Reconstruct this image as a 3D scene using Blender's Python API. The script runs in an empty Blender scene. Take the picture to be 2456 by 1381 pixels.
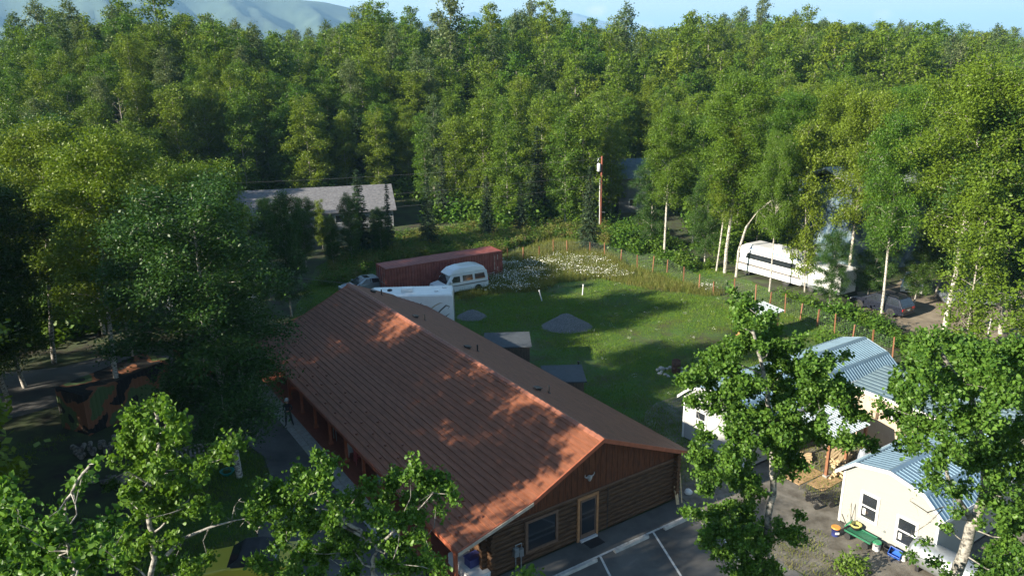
import bpy, math, random
import numpy as np
from mathutils import Vector, Matrix, Quaternion
PI = math.pi
sc = bpy.context.scene
COL = sc.collection

# ------------------------------------------------------------------ camera
CF, CP, CH, CR = 1846.0, math.radians(16.9), 21.0, math.radians(-0.677)
_c, _s = math.cos(CP), math.sin(CP)
_R0, _U0, FW = np.array([1, 0, 0.]), np.array([0, _s, _c]), np.array([0, _c, -_s])
RT = _R0*math.cos(CR) + _U0*math.sin(CR)
UP = _U0*math.cos(CR) - _R0*math.sin(CR)
cam = bpy.data.cameras.new('camera'); co = bpy.data.objects.new('camera', cam); COL.objects.link(co)
cam.sensor_width = 36; cam.lens = CF/2456*36; cam.clip_start = 0.1; cam.clip_end = 60000
co.matrix_world = Matrix(((RT[0], UP[0], -FW[0], 0), (RT[1], UP[1], -FW[1], 0), (RT[2], UP[2], -FW[2], CH), (0, 0, 0, 1)))
sc.camera = co

# ------------------------------------------------------------------ light
SUN_EL, SUN_TR = math.radians(22), math.radians(28.5)          # elevation, heading the light travels to
tv = Vector((math.cos(SUN_TR)*math.cos(SUN_EL), math.sin(SUN_TR)*math.cos(SUN_EL), -math.sin(SUN_EL)))
sl = bpy.data.lights.new('sun', 'SUN'); so = bpy.data.objects.new('sun', sl); COL.objects.link(so)
sl.energy = 5.0; sl.angle = math.radians(0.53); sl.color = (1.0, 0.90, 0.74)
so.rotation_euler = tv.to_track_quat('-Z', 'Y').to_euler()
so.location = (-200, -120, 120)
w = bpy.data.worlds.new('World'); sc.world = w; w.use_nodes = True
nt = w.node_tree; nt.nodes.clear()
sky = nt.nodes.new('ShaderNodeTexSky'); sky.sky_type = 'NISHITA'; sky.sun_disc = False
sky.sun_elevation = SUN_EL; sky.sun_rotation = math.atan2(-tv.x, -tv.y) % (2*PI)
sky.air_density = 1.4; sky.dust_density = 0.4; sky.ozone_density = 3.0
bg = nt.nodes.new('ShaderNodeBackground'); bg.inputs[1].default_value = 0.055
wo = nt.nodes.new('ShaderNodeOutputWorld')
# small soft clouds low over the far mountains: a colour mix by direction only
tc = nt.nodes.new('ShaderNodeTexCoord')
def _cloud(prev, dirv, size, strength):
    vm = nt.nodes.new('ShaderNodeVectorMath'); vm.operation = 'DISTANCE'; vm.inputs[1].default_value = dirv
    mp = nt.nodes.new('ShaderNodeMapping'); mp.inputs['Scale'].default_value = (1, 1, 1.7)
    mp.vector_type = 'POINT'
    nt.links.new(tc.outputs['Generated'], mp.inputs[0])
    ns = nt.nodes.new('ShaderNodeTexNoise'); ns.inputs['Scale'].default_value = 60; ns.inputs['Detail'].default_value = 5
    nt.links.new(tc.outputs['Generated'], ns.inputs['Vector'])
    vm.inputs[1].default_value = (dirv[0], dirv[1], dirv[2]*1.7)
    nt.links.new(mp.outputs[0], vm.inputs[0])
    ad = nt.nodes.new('ShaderNodeMath'); ad.operation = 'MULTIPLY_ADD'
    nt.links.new(ns.outputs[0], ad.inputs[0]); ad.inputs[1].default_value = -size*1.5
    nt.links.new(vm.outputs['Value'], ad.inputs[2])
    mr = nt.nodes.new('ShaderNodeMapRange'); mr.interpolation_type = 'SMOOTHSTEP'
    mr.inputs['From Min'].default_value = size*0.6; mr.inputs['From Max'].default_value = -size*0.45
    mr.inputs['To Min'].default_value = 0; mr.inputs['To Max'].default_value = strength
    nt.links.new(ad.outputs[0], mr.inputs[0])
    mx = nt.nodes.new('ShaderNodeMix'); mx.data_type = 'RGBA'
    nt.links.new(mr.outputs[0], mx.inputs[0]); nt.links.new(prev, mx.inputs[6]); mx.inputs[7].default_value = (9.5, 8.4, 7.9, 1)
    return mx.outputs[2]
def ray(u, v): return RT*(u-1228)/CF - UP*(v-690.5)/CF + FW
# thin high veil that whitens the low sky
sx = nt.nodes.new('ShaderNodeSeparateXYZ'); nt.links.new(tc.outputs['Generated'], sx.inputs[0])
mr0 = nt.nodes.new('ShaderNodeMapRange'); mr0.inputs['From Min'].default_value = 0.0; mr0.inputs['From Max'].default_value = .30
mr0.inputs['To Min'].default_value = .82; mr0.inputs['To Max'].default_value = 0; nt.links.new(sx.outputs[2], mr0.inputs[0])
mv = nt.nodes.new('ShaderNodeMix'); mv.data_type = 'RGBA'; nt.links.new(mr0.outputs[0], mv.inputs[0]); nt.links.new(sky.outputs[0], mv.inputs[6]); mv.inputs[7].default_value = (5.6, 6.4, 6.5, 1)
_o = mv.outputs[2]
for (u, v, s_, k) in ((1432, 28, .012, .75), (1495, 44, .009, .6), (1545, 62, .010, .6), (1665, 52, .014, .6), (2118, 38, .010, .7), (1995, 46, .012, .45), (1630, 75, .01, .4), (1060, 12, .016, .3), (1330, 40, .012, .4)):
    d = ray(u, v); d = d/np.linalg.norm(d); _o = _cloud(_o, tuple(d), s_, k)
nt.links.new(_o, bg.inputs[0]); nt.links.new(bg.outputs[0], wo.inputs[0])
sc.view_settings.view_transform = 'Standard'; sc.view_settings.look = 'None'
sc.view_settings.exposure = 1.68; sc.view_settings.gamma = 1
sc.render.engine = 'CYCLES'
sc.cycles.max_bounces = 6; sc.cycles.transparent_max_bounces = 6; sc.cycles.volume_bounces = 0
sc.cycles.transmission_bounces = 4; sc.cycles.diffuse_bounces = 3

# ------------------------------------------------------------------ helpers
def G(u, v, z=0.0):
    d = ray(u, v); t = (z-CH)/d[2]; return Vector((d[0]*t, d[1]*t, z))
def AT(u, v, y):
    d = ray(u, v); t = y/d[1]; return Vector((d[0]*t, y, CH+d[2]*t))
def tag(o, label=None, cat=None, group=None, kind=None):
    if label: o['label'] = label
    if cat: o['category'] = cat
    if group: o['group'] = group
    if kind: o['kind'] = kind
    return o
def thing(name, label, cat, loc=(0, 0, 0), rz=0, group=None):
    o = bpy.data.objects.new(name, None); COL.objects.link(o); o.empty_display_size = .2
    o.location = loc; o.rotation_euler = (0, 0, rz)
    return tag(o, label, cat, group)
def children(o): return [c for c in COL.objects if c.parent is o]
KIDS = {}
def link(name, me, parent=None):
    o = bpy.data.objects.new(name, me); COL.objects.link(o)
    if parent is not None:
        o.parent = parent; KIDS.setdefault(parent.as_pointer(), []).append(o)
    return o
def dup(o, loc=None, rz=None, scale=None, label=None, parent=None):
    c = o.copy(); COL.objects.link(c)
    if parent is not None: c.parent = parent; KIDS.setdefault(parent.as_pointer(), []).append(c)
    if loc is not None: c.location = loc
    if rz is not None: c.rotation_euler = (0, 0, rz)
    if scale is not None: c.scale = scale
    if label: c['label'] = label
    for k in KIDS.get(o.as_pointer(), []): dup(k, parent=c)
    return c

# ------------------------------------------------------------------ materials
def _nm(name):
    m = bpy.data.materials.new(name); m.use_nodes = True
    return m, m.node_tree, m.node_tree.nodes['Principled BSDF']
def N(t, kind, **kw):
    n = t.nodes.new(kind)
    for k, v in kw.items():
        if k.startswith('i_'): n.inputs[k[2:].replace('_', ' ')].default_value = v
        else: setattr(n, k, v)
    return n
def mat(name, col, rough=.6, var=.15, scale=8, bump=0, bscale=40, metal=0, col2=None, stretch=(1, 1, 1), spec=.5, coat=0, thr=(.35, .65)):
    m, t, p = _nm(name)
    p.inputs['Roughness'].default_value = rough; p.inputs['Metallic'].default_value = metal
    p.inputs['Specular IOR Level'].default_value = spec
    if coat: p.inputs['Coat Weight'].default_value = coat; p.inputs['Coat Roughness'].default_value = .06
    tcn = N(t, 'ShaderNodeTexCoord'); mp = N(t, 'ShaderNodeMapping'); mp.inputs['Scale'].default_value = stretch
    t.links.new(tcn.outputs['Object'], mp.inputs[0])
    ns = N(t, 'ShaderNodeTexNoise', i_Scale=scale, i_Detail=6.0, i_Roughness=.6); t.links.new(mp.outputs[0], ns.inputs[0])
    r = N(t, 'ShaderNodeValToRGB')
    a = tuple(c*(1-var) for c in col)+(1,); b = (tuple(min(1, c*(1+var)) for c in col) if col2 is None else tuple(col2))+(1,)
    r.color_ramp.elements[0].position = thr[0]; r.color_ramp.elements[1].position = thr[1]
    r.color_ramp.elements[0].color = a; r.color_ramp.elements[1].color = b
    t.links.new(ns.outputs[0], r.inputs[0]); t.links.new(r.outputs[0], p.inputs['Base Color'])
    if bump:
        n2 = N(t, 'ShaderNodeTexNoise', i_Scale=bscale, i_Detail=4.0); t.links.new(mp.outputs[0], n2.inputs[0])
        bp = N(t, 'ShaderNodeBump', i_Strength=bump, i_Distance=.02); t.links.new(n2.outputs[0], bp.inputs['Height'])
        t.links.new(bp.outputs[0], p.inputs['Normal'])
    return m
def leafmat(name, c1, c2, c3, trans=.35, rough=.45):
    """leaf colours differ from leaf to leaf and from tree to tree"""
    m, t, p = _nm(name)
    g = N(t, 'ShaderNodeNewGeometry'); oi = N(t, 'ShaderNodeObjectInfo')
    r = N(t, 'ShaderNodeValToRGB'); r.color_ramp.elements[0].color = c1+(1,); r.color_ramp.elements[1].color = c2+(1,)
    t.links.new(g.outputs['Random Per Island'], r.inputs[0])
    mx = N(t, 'ShaderNodeMix', data_type='RGBA'); mx.inputs[7].default_value = c3+(1,)
    ml = N(t, 'ShaderNodeMath', operation='MULTIPLY'); ml.inputs[1].default_value = .75
    t.links.new(oi.outputs['Random'], ml.inputs[0]); t.links.new(ml.outputs[0], mx.inputs[0]); t.links.new(r.outputs[0], mx.inputs[6])
    t.links.new(mx.outputs[2], p.inputs['Base Color']); p.inputs['Roughness'].default_value = rough
    p.inputs['Specular IOR Level'].default_value = .22
    tr = N(t, 'ShaderNodeBsdfTranslucent'); tm = N(t, 'ShaderNodeMix', data_type='RGBA', blend_type='MULTIPLY'); tm.inputs[0].default_value = 1
    tm.inputs[7].default_value = (1.25, 1.3, .55, 1)
    t.links.new(mx.outputs[2], tm.inputs[6]); t.links.new(tm.outputs[2], tr.inputs[0])
    ms = N(t, 'ShaderNodeMixShader'); ms.inputs[0].default_value = trans
    t.links.new(p.outputs[0], ms.inputs[1]); t.links.new(tr.outputs[0], ms.inputs[2])
    t.links.new(ms.outputs[0], t.nodes['Material Output'].inputs[0])
    return m
M = {}
M['leaf_birch'] = leafmat('birch_leaf', (.034, .100, .012), (.108, .200, .020), (.165, .210, .018), .30)
M['leaf_dark'] = leafmat('shaded_birch_leaf', (.020, .062, .012), (.055, .115, .020), (.066, .118, .018), .24)  # cooler birch green, with the left trees' shade put into the colour
M['leaf_poplar'] = leafmat('poplar_leaf', (.026, .085, .014), (.125, .235, .036), (.115, .200, .028), .36, .42)
M['leaf_cotton'] = leafmat('cottonwood_leaf', (.045, .095, .028), (.125, .175, .060), (.135, .165, .065), .28)
M['leaf_spruce'] = leafmat('spruce_needle', (.018, .045, .020), (.045, .080, .030), (.045, .065, .035), .1, .6)
M['leaf_shrub'] = leafmat('shrub_leaf', (.034, .100, .014), (.090, .190, .022), (.120, .185, .022), .32)
M['grass'] = leafmat('grass_blade', (.055, .155, .012), (.130, .240, .020), (.180, .240, .026), .3, .6)
M['tall_grass'] = leafmat('meadow_blade', (.075, .140, .018), (.165, .190, .035), (.210, .185, .060), .3, .6)
M['daisy'] = mat('daisy_petal', (.82, .82, .76), .6, .05)
M['fireweed'] = mat('fireweed_bloom', (.30, .08, .17), .7, .2)
M['birch_bark'] = mat('birch_bark', (.055, .045, .038), .8, .2, 3.2, .3, 30, col2=(.50, .47, .41), stretch=(2.0, 2.0, 5), thr=(.38, .52))
M['pop_bark'] = mat('poplar_bark', (.07, .065, .055), .8, .2, 4, .4, 20, col2=(.30, .285, .25), stretch=(2, 2, 3), thr=(.38, .55))
M['grey_bark'] = mat('grey_birch_bark', (.06, .052, .045), .8, .2, 3.2, .2, 30, col2=(.36, .33, .29), stretch=(2.2, 2.2, 5), thr=(.36, .5))
M['dark_bark'] = mat('spruce_bark', (.085, .065, .05), .9, .3, 6, .5, 20)
M['dead_wood'] = mat('bare_wood', (.34, .31, .27), .8, .25, 6, .3, 25)
M['white_paint'] = mat('white_paint', (.62, .63, .63), .4, .04, 3)
M['rv_white'] = mat('gel_coat_white', (.78, .79, .79), .25, .05, 1.5, coat=.3)
M['glass'] = mat('dark_glass', (.018, .022, .028), .06, .1, 2, spec=.9)
M['black'] = mat('black_metal', (.018, .018, .02), .5, .2)
M['rubber'] = mat('tyre_rubber', (.022, .022, .022), .85, .2, 20)
M['chrome'] = mat('bright_metal', (.60, .60, .62), .25, .05, metal=1)
M['grey_metal'] = mat('galvanised_steel', (.36, .39, .41), .42, .12, 6, metal=.7)

# ------------------------------------------------------------------ mesh tools
def qmesh(name, V, Q, mats, mi=None, smooth=False):
    V = np.asarray(V, dtype=np.float32); Q = np.asarray(Q, dtype=np.int32)
    me = bpy.data.meshes.new(name)
    me.vertices.add(len(V)); me.vertices.foreach_set('co', V.ravel())
    me.loops.add(Q.size); me.loops.foreach_set('vertex_index', Q.ravel())
    me.polygons.add(len(Q)); me.polygons.foreach_set('loop_start', np.arange(0, Q.size, 4, dtype=np.int32))
    for m in mats: me.materials.append(m)
    if mi is not None: me.polygons.foreach_set('material_index', np.asarray(mi, dtype=np.int32))
    if smooth is True: me.polygons.foreach_set('use_smooth', np.ones(len(Q), dtype=bool))
    elif smooth is not False: me.polygons.foreach_set('use_smooth', np.asarray(smooth, dtype=bool))
    me.update(calc_edges=True); me.validate()
    return me
class MB:
    """collects faces, builds one mesh object"""
    def __init__(s): s.v = []; s.f = []; s.m = []; s.sm = []
    def add(s, vs, fs, m=0, smooth=False, xf=None):
        b = len(s.v)
        for p in vs:
            p = Vector(p); s.v.append(xf @ p if xf is not None else p)
        for f in fs: s.f.append([b+i for i in f]); s.m.append(m); s.sm.append(smooth)
    def box(s, c, sz, rz=0, m=0, xf=None, rot=None):
        X, Y, Z = sz[0]/2, sz[1]/2, sz[2]/2
        R = rot if rot is not None else Matrix.Rotation(rz, 3, 'Z')
        vs = [R @ Vector((x, y, z)) + Vector(c) for x in (-X, X) for y in (-Y, Y) for z in (-Z, Z)]
        s.add(vs, [(0, 1, 3, 2), (4, 6, 7, 5), (0, 4, 5, 1), (2, 3, 7, 6), (0, 2, 6, 4), (1, 5, 7, 3)], m, False, xf)
    def b2(s, lo, hi, m=0, xf=None):
        s.box([(a+b)/2 for a, b in zip(lo, hi)], [abs(b-a) for a, b in zip(lo, hi)], 0, m, xf)
    def beam(s, p, q, w, h=None, m=0):
        p, q = Vector(p), Vector(q); d = q-p; h = h or w
        R = d.to_track_quat('Y', 'Z').to_matrix()
        s.box((p+q)/2, (w, d.length, h), 0, m, None, R)
    def cyl(s, p, q, r0, r1=None, n=10, m=0, cap=True, smooth=True):
        p, q = Vector(p), Vector(q); d = (q-p); r1 = r0 if r1 is None else r1
        if d.length < 1e-6: return
        R = d.to_track_quat('Z', 'Y').to_matrix(); vs = []
        for c, r in ((p, r0), (q, r1)):
            for i in range(n):
                a = 2*PI*i/n; vs.append(c + R @ Vector((r*math.cos(a), r*math.sin(a), 0)))
        s.add(vs, [(i, (i+1) % n, n+(i+1) % n, n+i) for i in range(n)], m, smooth)
        if cap: s.add(vs, [tuple(range(n-1, -1, -1)), tuple(range(n, 2*n))], m)
    def tube(s, pts, rs, n=7, m=0):
        for i in range(len(pts)-1): s.cyl(pts[i], pts[i+1], rs[i], rs[i+1], n, m, cap=(i in (0, len(pts)-2)))
    def lathe(s, c, prof, n=16, m=0, cap=True):
        c = Vector(c); vs = [c+Vector((r*math.cos(2*PI*i/n), r*math.sin(2*PI*i/n), z)) for r, z in prof for i in range(n)]
        fs = [(k*n+i, k*n+(i+1) % n, (k+1)*n+(i+1) % n, (k+1)*n+i) for k in range(len(prof)-1) for i in range(n)]
        s.add(vs, fs, m, True)
        if cap: s.add(vs, [tuple(range(n-1, -1, -1)), tuple(range((len(prof)-1)*n, len(prof)*n))], m)
    def prism(s, poly, axis, a, b, m=0):
        """poly: 2-D points; axis 'x','y','z' extruded from a to b"""
        def P(p, t): return {'x': (t, p[0], p[1]), 'y': (p[0], t, p[1]), 'z': (p[0], p[1], t)}[axis]
        n = len(poly); vs = [P(p, a) for p in poly]+[P(p, b) for p in poly]
        s.add(vs, [tuple(range(n-1, -1, -1)), tuple(range(n, 2*n))]+[(i, (i+1) % n, n+(i+1) % n, n+i) for i in range(n)], m)
    def build(s, name, mats, parent=None, bevel=0, fix=True):
        me = bpy.data.meshes.new(name); me.from_pydata([tuple(v) for v in s.v], [], s.f)
        for m in (mats if isinstance(mats, (list, tuple)) else [mats]): me.materials.append(m)
        for p, m, k in zip(me.polygons, s.m, s.sm): p.material_index = m; p.use_smooth = k
        if fix:
            import bmesh
            bm = bmesh.new(); bm.from_mesh(me); bmesh.ops.recalc_face_normals(bm, faces=bm.faces); bm.to_mesh(me); bm.free()
        o = link(name, me, parent)
        if bevel:
            b = o.modifiers.new('bevel', 'BEVEL'); b.width = bevel; b.segments = 2; b.limit_method = 'ANGLE'; b.angle_limit = .6
        return o
def tube_np(P, Rr, n=6):
    P = np.asarray(P, float); k = len(P); V = []
    for i in range(k):
        d = P[min(i+1, k-1)]-P[max(i-1, 0)]; d = d/(np.linalg.norm(d)+1e-9)
        a = np.cross(d, [0, 0, 1.]) if abs(d[2]) < .9 else np.cross(d, [1., 0, 0]); a /= np.linalg.norm(a); b = np.cross(d, a)
        t = np.arange(n)*2*PI/n
        V.append(P[i]+Rr[i]*(np.cos(t)[:, None]*a+np.sin(t)[:, None]*b))
    V = np.concatenate(V); Q = []
    for i in range(k-1):
        for j in range(n): Q.append((i*n+j, i*n+(j+1) % n, (i+1)*n+(j+1) % n, (i+1)*n+j))
    return V, np.array(Q, dtype=int)
class TB:
    def __init__(s): s.V = []; s.Q = []; s.n = 0
    def tube(s, P, R, n=6):
        V, Q = tube_np(P, R, n); s.V.append(V); s.Q.append(Q+s.n); s.n += len(V)
    def mesh(s, name, m): return qmesh(name, np.concatenate(s.V), np.concatenate(s.Q), [m], smooth=True)
def unit(a): return a/(np.linalg.norm(a, axis=1, keepdims=True)+1e-9)
def cards(rng, C, size, upbias=.5, asp=.62, jit=.35, droop=0):
    """one rhombus leaf card per centre"""
    n = len(C); nr = rng.normal(size=(n, 3)); nr[:, 2] = np.abs(nr[:, 2])+upbias; nr = unit(nr)
    a = unit(np.cross(nr, rng.normal(size=(n, 3)))); a[:, 2] -= droop; a = unit(a); b = unit(np.cross(nr, a))
    s = size*(1+jit*rng.uniform(-1, 1, (n, 1)))
    V = np.stack([C-a*s/2, C+b*s*asp/2-a*s*.06, C+a*s/2, C-b*s*asp/2-a*s*.06], 1).reshape(-1, 3)
    return V, np.arange(4*n).reshape(n, 4)
def leaves(rng, C, size, upbias=.4, jit=.3, fold=.22):
    """real leaf shape: two folded halves with a pointed tip, for trees near the camera"""
    n = len(C); nr = rng.normal(size=(n, 3)); nr[:, 2] += upbias; nr = unit(nr)
    a = rng.normal(size=(n, 3)); a[:, 2] -= .5; a = unit(np.cross(nr, a)); b = unit(np.cross(nr, a)); s = size*(1+jit*rng.uniform(-1, 1, (n, 1)))
    B = C-a*s*.45; T = C+a*s*.6; up = nr*s*fold*.5
    L1 = C-a*s*.28+b*s*.34+up; L2 = C+a*s*.12+b*s*.38+up; R1 = C-a*s*.28-b*s*.34+up; R2 = C+a*s*.12-b*s*.38+up
    V = np.stack([B, L1, L2, T, R2, R1], 1).reshape(-1, 3)
    k = np.arange(n)[:, None]*6
    Q = np.concatenate([k+np.array([[0, 3, 2, 1]]), k+np.array([[0, 5, 4, 3]])], 0)
    return V, Q

def deciduous(name, seed, H, R, base=.28, limbs=34, nleaf=5000, leaf=.28, lm='leaf_birch', bark='birch_bark', sig=.38, tr=.13, profile='round', lean=.25, upb=.5, twigs=2):
    rng = np.random.default_rng(seed); T = TB()
    k = 9; z = np.linspace(0, H, k); off = np.cumsum(rng.normal(0, lean*H/60, (k, 2)), 0); off -= off[0]
    P = np.column_stack([off, z]); Rr = tr*(1-z/H)**.8+.012
    T.tube(P, Rr, 7)
    pts = []; sg = []
    ga = rng.uniform(0, 6)
    for i in range(limbs):
        t = base+(0.97-base)*((i+rng.uniform(-.3, .3))/(limbs-1)); t = min(max(t, base*.8), .985)
        q = (t-base)/(1-base); q = min(max(q, 0), 1)
        if profile == 'round': pr = (math.sin(PI*(.16+q*.76)))**.65
        elif profile == 'column': pr = .55+.45*math.sin(PI*min(1, .1+.85*q)); pr *= (1 if q < .8 else 1-(q-.8)*3.4)
        else: pr = (1-q)**.8*.9+.12
        L = R*pr*rng.uniform(.6, 1.2); ga += 2.4+rng.uniform(-.5, .5)
        o = np.array([np.interp(t*H, z, P[:, 0]), np.interp(t*H, z, P[:, 1]), t*H])
        el = rng.uniform(.3, .9) if profile != 'column' else rng.uniform(.6, 1.15)
        dx = np.array([math.cos(ga)*math.cos(el), math.sin(ga)*math.cos(el), math.sin(el)])
        p1 = o+dx*L*.55; d2 = dx*np.array([1.15, 1.15, .35 if profile != 'column' else .9]); p2 = p1+d2*L*.5; p3 = p2+np.array([d2[0]*.25, d2[1]*.25, -.22])*L*.6
        r0 = max(.012, tr*.38*(1-t)+.008)
        T.tube([o, p1, p2, p3], [r0, r0*.6, r0*.35, .005], 4)
        for (a, b, w_) in ((o, p1, .45), (p1, p2, 1.2), (p2, p3, 1.)):
            m_ = max(1, int(L*2.6*w_))
            for _ in range(m_):
                s_ = rng.uniform(.25 if w_ < 1 else 0, 1); c = a+(b-a)*s_
                for _t in range(twigs):
                    e = c+rng.normal(0, .30*min(1, L/2+.35), 3)*np.array([1, 1, .7]); pts.append(e); sg.append(sig*rng.uniform(.6, 1.25))
                    if rng.uniform() < .2: T.tube([c, e], [.012, .004], 3)
    pts = np.array(pts); sg = np.array(sg); ix = rng.integers(0, len(pts), nleaf)
    C = pts[ix]+rng.normal(size=(nleaf, 3))*sg[ix][:, None]*np.array([1, 1, .8])
    C = C[C[:, 2] > .35]
    V, Q = cards(rng, C, leaf, upb)
    return T.mesh(name+'_trunk', M[bark]), qmesh(name+'_crown', V, Q, [M[lm]])
def spruce(name, seed, H, R, dens=1., leaf=.42, sparse=0):
    rng = np.random.default_rng(seed); T = TB()
    T.tube([(0, 0, 0), (0.03, .02, H*.5), (0, 0, H)], [.12, .07, .01], 6)
    Cs = []; A = []; z = H*.07
    while z < H*.985:
        q = z/H; L = R*(1-q)**.85*rng.uniform(.8, 1.15)+.12; nb = int((11+6*(1-q))*dens)
        for b in range(nb):
            if rng.uniform() < sparse: continue
            a = rng.uniform(0, 2*PI); Lb = L*rng.uniform(.7, 1.15); d = np.array([math.cos(a), math.sin(a), -.28+.35*q]); m_ = max(2, int(Lb/.2))
            T.tube([(0, 0, z), d*Lb+[0, 0, z]], [.016, .005], 3)
            for s_ in np.linspace(.15, 1, m_):
                sw = .26*(1-s_*.6)
                for _k in range(3):
                    Cs.append(np.array([0, 0, z])+d*Lb*s_+rng.normal(0, 1, 3)*[sw*.55, sw*.55, .06]); A.append(d+rng.normal(0, .35, 3))
        z += rng.uniform(.26, .42)*(1 if H > 8 else .8)
    C = np.array(Cs); A = unit(np.array(A)); n = len(C)
    nr = unit(np.array([[0, 0, 1.]])+rng.normal(0, .4, (n, 3))); b = unit(np.cross(nr, A)); s = leaf*rng.uniform(.6, 1.2, (n, 1))
    V = np.stack([C-A*s/2, C+b*s*.17, C+A*s/2-[0, 0, .05], C-b*s*.17], 1).reshape(-1, 3)
    return T.mesh(name+'_trunk', M['dark_bark']), qmesh(name+'_crown', V, np.arange(4*n).reshape(n, 4), [M['leaf_spruce']])
def shrubmesh(name, seed, R, H, nleaf, leaf, lm='leaf_shrub', flower=0):
    rng = np.random.default_rng(seed); nc = 14
    d = unit(rng.normal(size=(nc, 3))); d[:, 2] = np.abs(d[:, 2]); P = d*np.array([R, R, H])*rng.uniform(.45, .95, (nc, 1))
    ix = rng.integers(0, nc, nleaf); C = P[ix]+rng.normal(0, .25, (nleaf, 3))*[R, R, H]; C[:, 2] = np.abs(C[:, 2])+.03
    V, Q = cards(rng, C, leaf, .5); mats = [M[lm]]; mi = np.zeros(len(Q), int)
    if flower:
        F = C[rng.integers(0, nleaf, flower)]+[0, 0, .12]; V2, Q2 = cards(rng, F, leaf*.7, .2, .5); Q = np.concatenate([Q, Q2+len(V)]); V = np.concatenate([V, V2]); mats.append(M['fireweed']); mi = np.concatenate([mi, np.ones(len(Q2), int)])
    return qmesh(name, V, Q, mats, mi)
def tuft(name, seed, n, h, spread, wid, mk='grass', daisies=0, lean=.35):
    rng = np.random.default_rng(seed); B = rng.normal(0, spread, (n, 3)); B[:, 2] = 0; hh = h*rng.uniform(.55, 1.2, (n, 1))
    d = unit(rng.normal(size=(n, 3))*[1, 1, 0]+1e-6); sd = np.column_stack([-d[:, 1], d[:, 0], np.zeros(n)])*wid
    mid = B+d*hh*lean*.35+np.array([0, 0, 1])*hh*.6; tip = B+d*hh*lean+np.array([0, 0, 1])*hh
    V = np.stack([B-sd, B+sd, mid+sd*.8, mid-sd*.8, mid-sd*.8, mid+sd*.8, tip+sd*.1, tip-sd*.1], 1).reshape(-1, 3)
    Q = np.arange(8*n).reshape(2*n, 4); mi = np.zeros(len(Q), int); mats = [M[mk]]
    if daisies:
        c = tip[:daisies]+[0, 0, .03]; nr = unit(rng.normal(0, .35, (daisies, 3))+[-.5, -.3, .8]); a = unit(np.cross(nr, [[1., .3, 0]])); b = np.cross(nr, a); s = .036
        for k in range(2):
            a2 = a*math.cos(k*.785)+b*math.sin(k*.785); b2 = -a*math.sin(k*.785)+b*math.cos(k*.785)
            W = np.stack([c-a2*s, c-b2*s, c+a2*s, c+b2*s], 1).reshape(-1, 3)+nr.repeat(4, 0)*.004*k
            Q = np.concatenate([Q, np.arange(4*daisies).reshape(-1, 4)+len(V)]); V = np.concatenate([V, W]); mi = np.concatenate([mi, np.ones(daisies, int)])
        mats.append(M['daisy'])
    return qmesh(name, V, Q, mats, mi)
def join_mesh(name, a, b):
    """two meshes of quads into one"""
    out = []; off = 0; V = []; Q = []; mi = []; sm = []; mats = []
    for me in (a, b):
        v = np.empty(len(me.vertices)*3, np.float32); me.vertices.foreach_get('co', v); V.append(v.reshape(-1, 3))
        l = np.empty(len(me.loops), np.int32); me.loops.foreach_get('vertex_index', l); Q.append(l.reshape(-1, 4)+off)
        mi.append(np.full(len(me.polygons), len(mats))); mats.append(me.materials[0]); off += len(me.vertices)
    return qmesh(name, np.concatenate(V), np.concatenate(Q), mats, np.concatenate(mi))
def scatter(name, label, cat, protos, P, rz, scl, kind='stuff', idx=None):
    """uncountable cover: one object, instances on points"""
    P = np.asarray(P, np.float32); n = len(P)
    me = bpy.data.meshes.new(name); me.vertices.add(n); me.vertices.foreach_set('co', P.ravel())
    a = me.attributes.new('rz', 'FLOAT', 'POINT'); a.data.foreach_set('value', np.asarray(rz, np.float32))
    a = me.attributes.new('sc', 'FLOAT', 'POINT'); a.data.foreach_set('value', np.asarray(scl, np.float32))
    a = me.attributes.new('ix', 'INT', 'POINT'); a.data.foreach_set('value', np.asarray(idx if idx is not None else np.random.default_rng(5).integers(0, len(protos), n), np.int32))
    o = link(name, me); tag(o, label, cat, kind=kind)
    coll = bpy.data.collections.new(name+'_pieces')
    for i, p in enumerate(protos):
        q = bpy.data.objects.new('%s_piece_%02d' % (name, i), p); coll.objects.link(q)
    g = bpy.data.node_groups.new(name, 'GeometryNodeTree')
    g.interface.new_socket('Geometry', in_out='INPUT', socket_type='NodeSocketGeometry'); g.interface.new_socket('Geometry', in_out='OUTPUT', socket_type='NodeSocketGeometry')
    gi = g.nodes.new('NodeGroupInput'); go = g.nodes.new('NodeGroupOutput'); ip = g.nodes.new('GeometryNodeInstanceOnPoints'); ci = g.nodes.new('GeometryNodeCollectionInfo')
    ci.inputs['Collection'].default_value = coll; ci.inputs['Separate Children'].default_value = True; ci.inputs['Reset Children'].default_value = True
    def attr(nm, ty):
        x = g.nodes.new('GeometryNodeInputNamedAttribute'); x.data_type = ty; x.inputs['Name'].default_value = nm; return x.outputs['Attribute']
    cx = g.nodes.new('ShaderNodeCombineXYZ'); g.links.new(attr('rz', 'FLOAT'), cx.inputs[2])
    g.links.new(gi.outputs[0], ip.inputs['Points']); g.links.new(ci.outputs[0], ip.inputs['Instance']); ip.inputs['Pick Instance'].default_value = True
    g.links.new(attr('ix', 'INT'), ip.inputs['Instance Index']); g.links.new(cx.outputs[0], ip.inputs['Rotation'])
    g.links.new(attr('sc', 'FLOAT'), ip.inputs['Scale']); g.links.new(ip.outputs[0], go.inputs[0])
    md = o.modifiers.new('scatter', 'NODES'); md.node_group = g
    return o
def smooth(x): x = np.clip(x, 0, 1); return x*x*(3-2*x)
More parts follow.
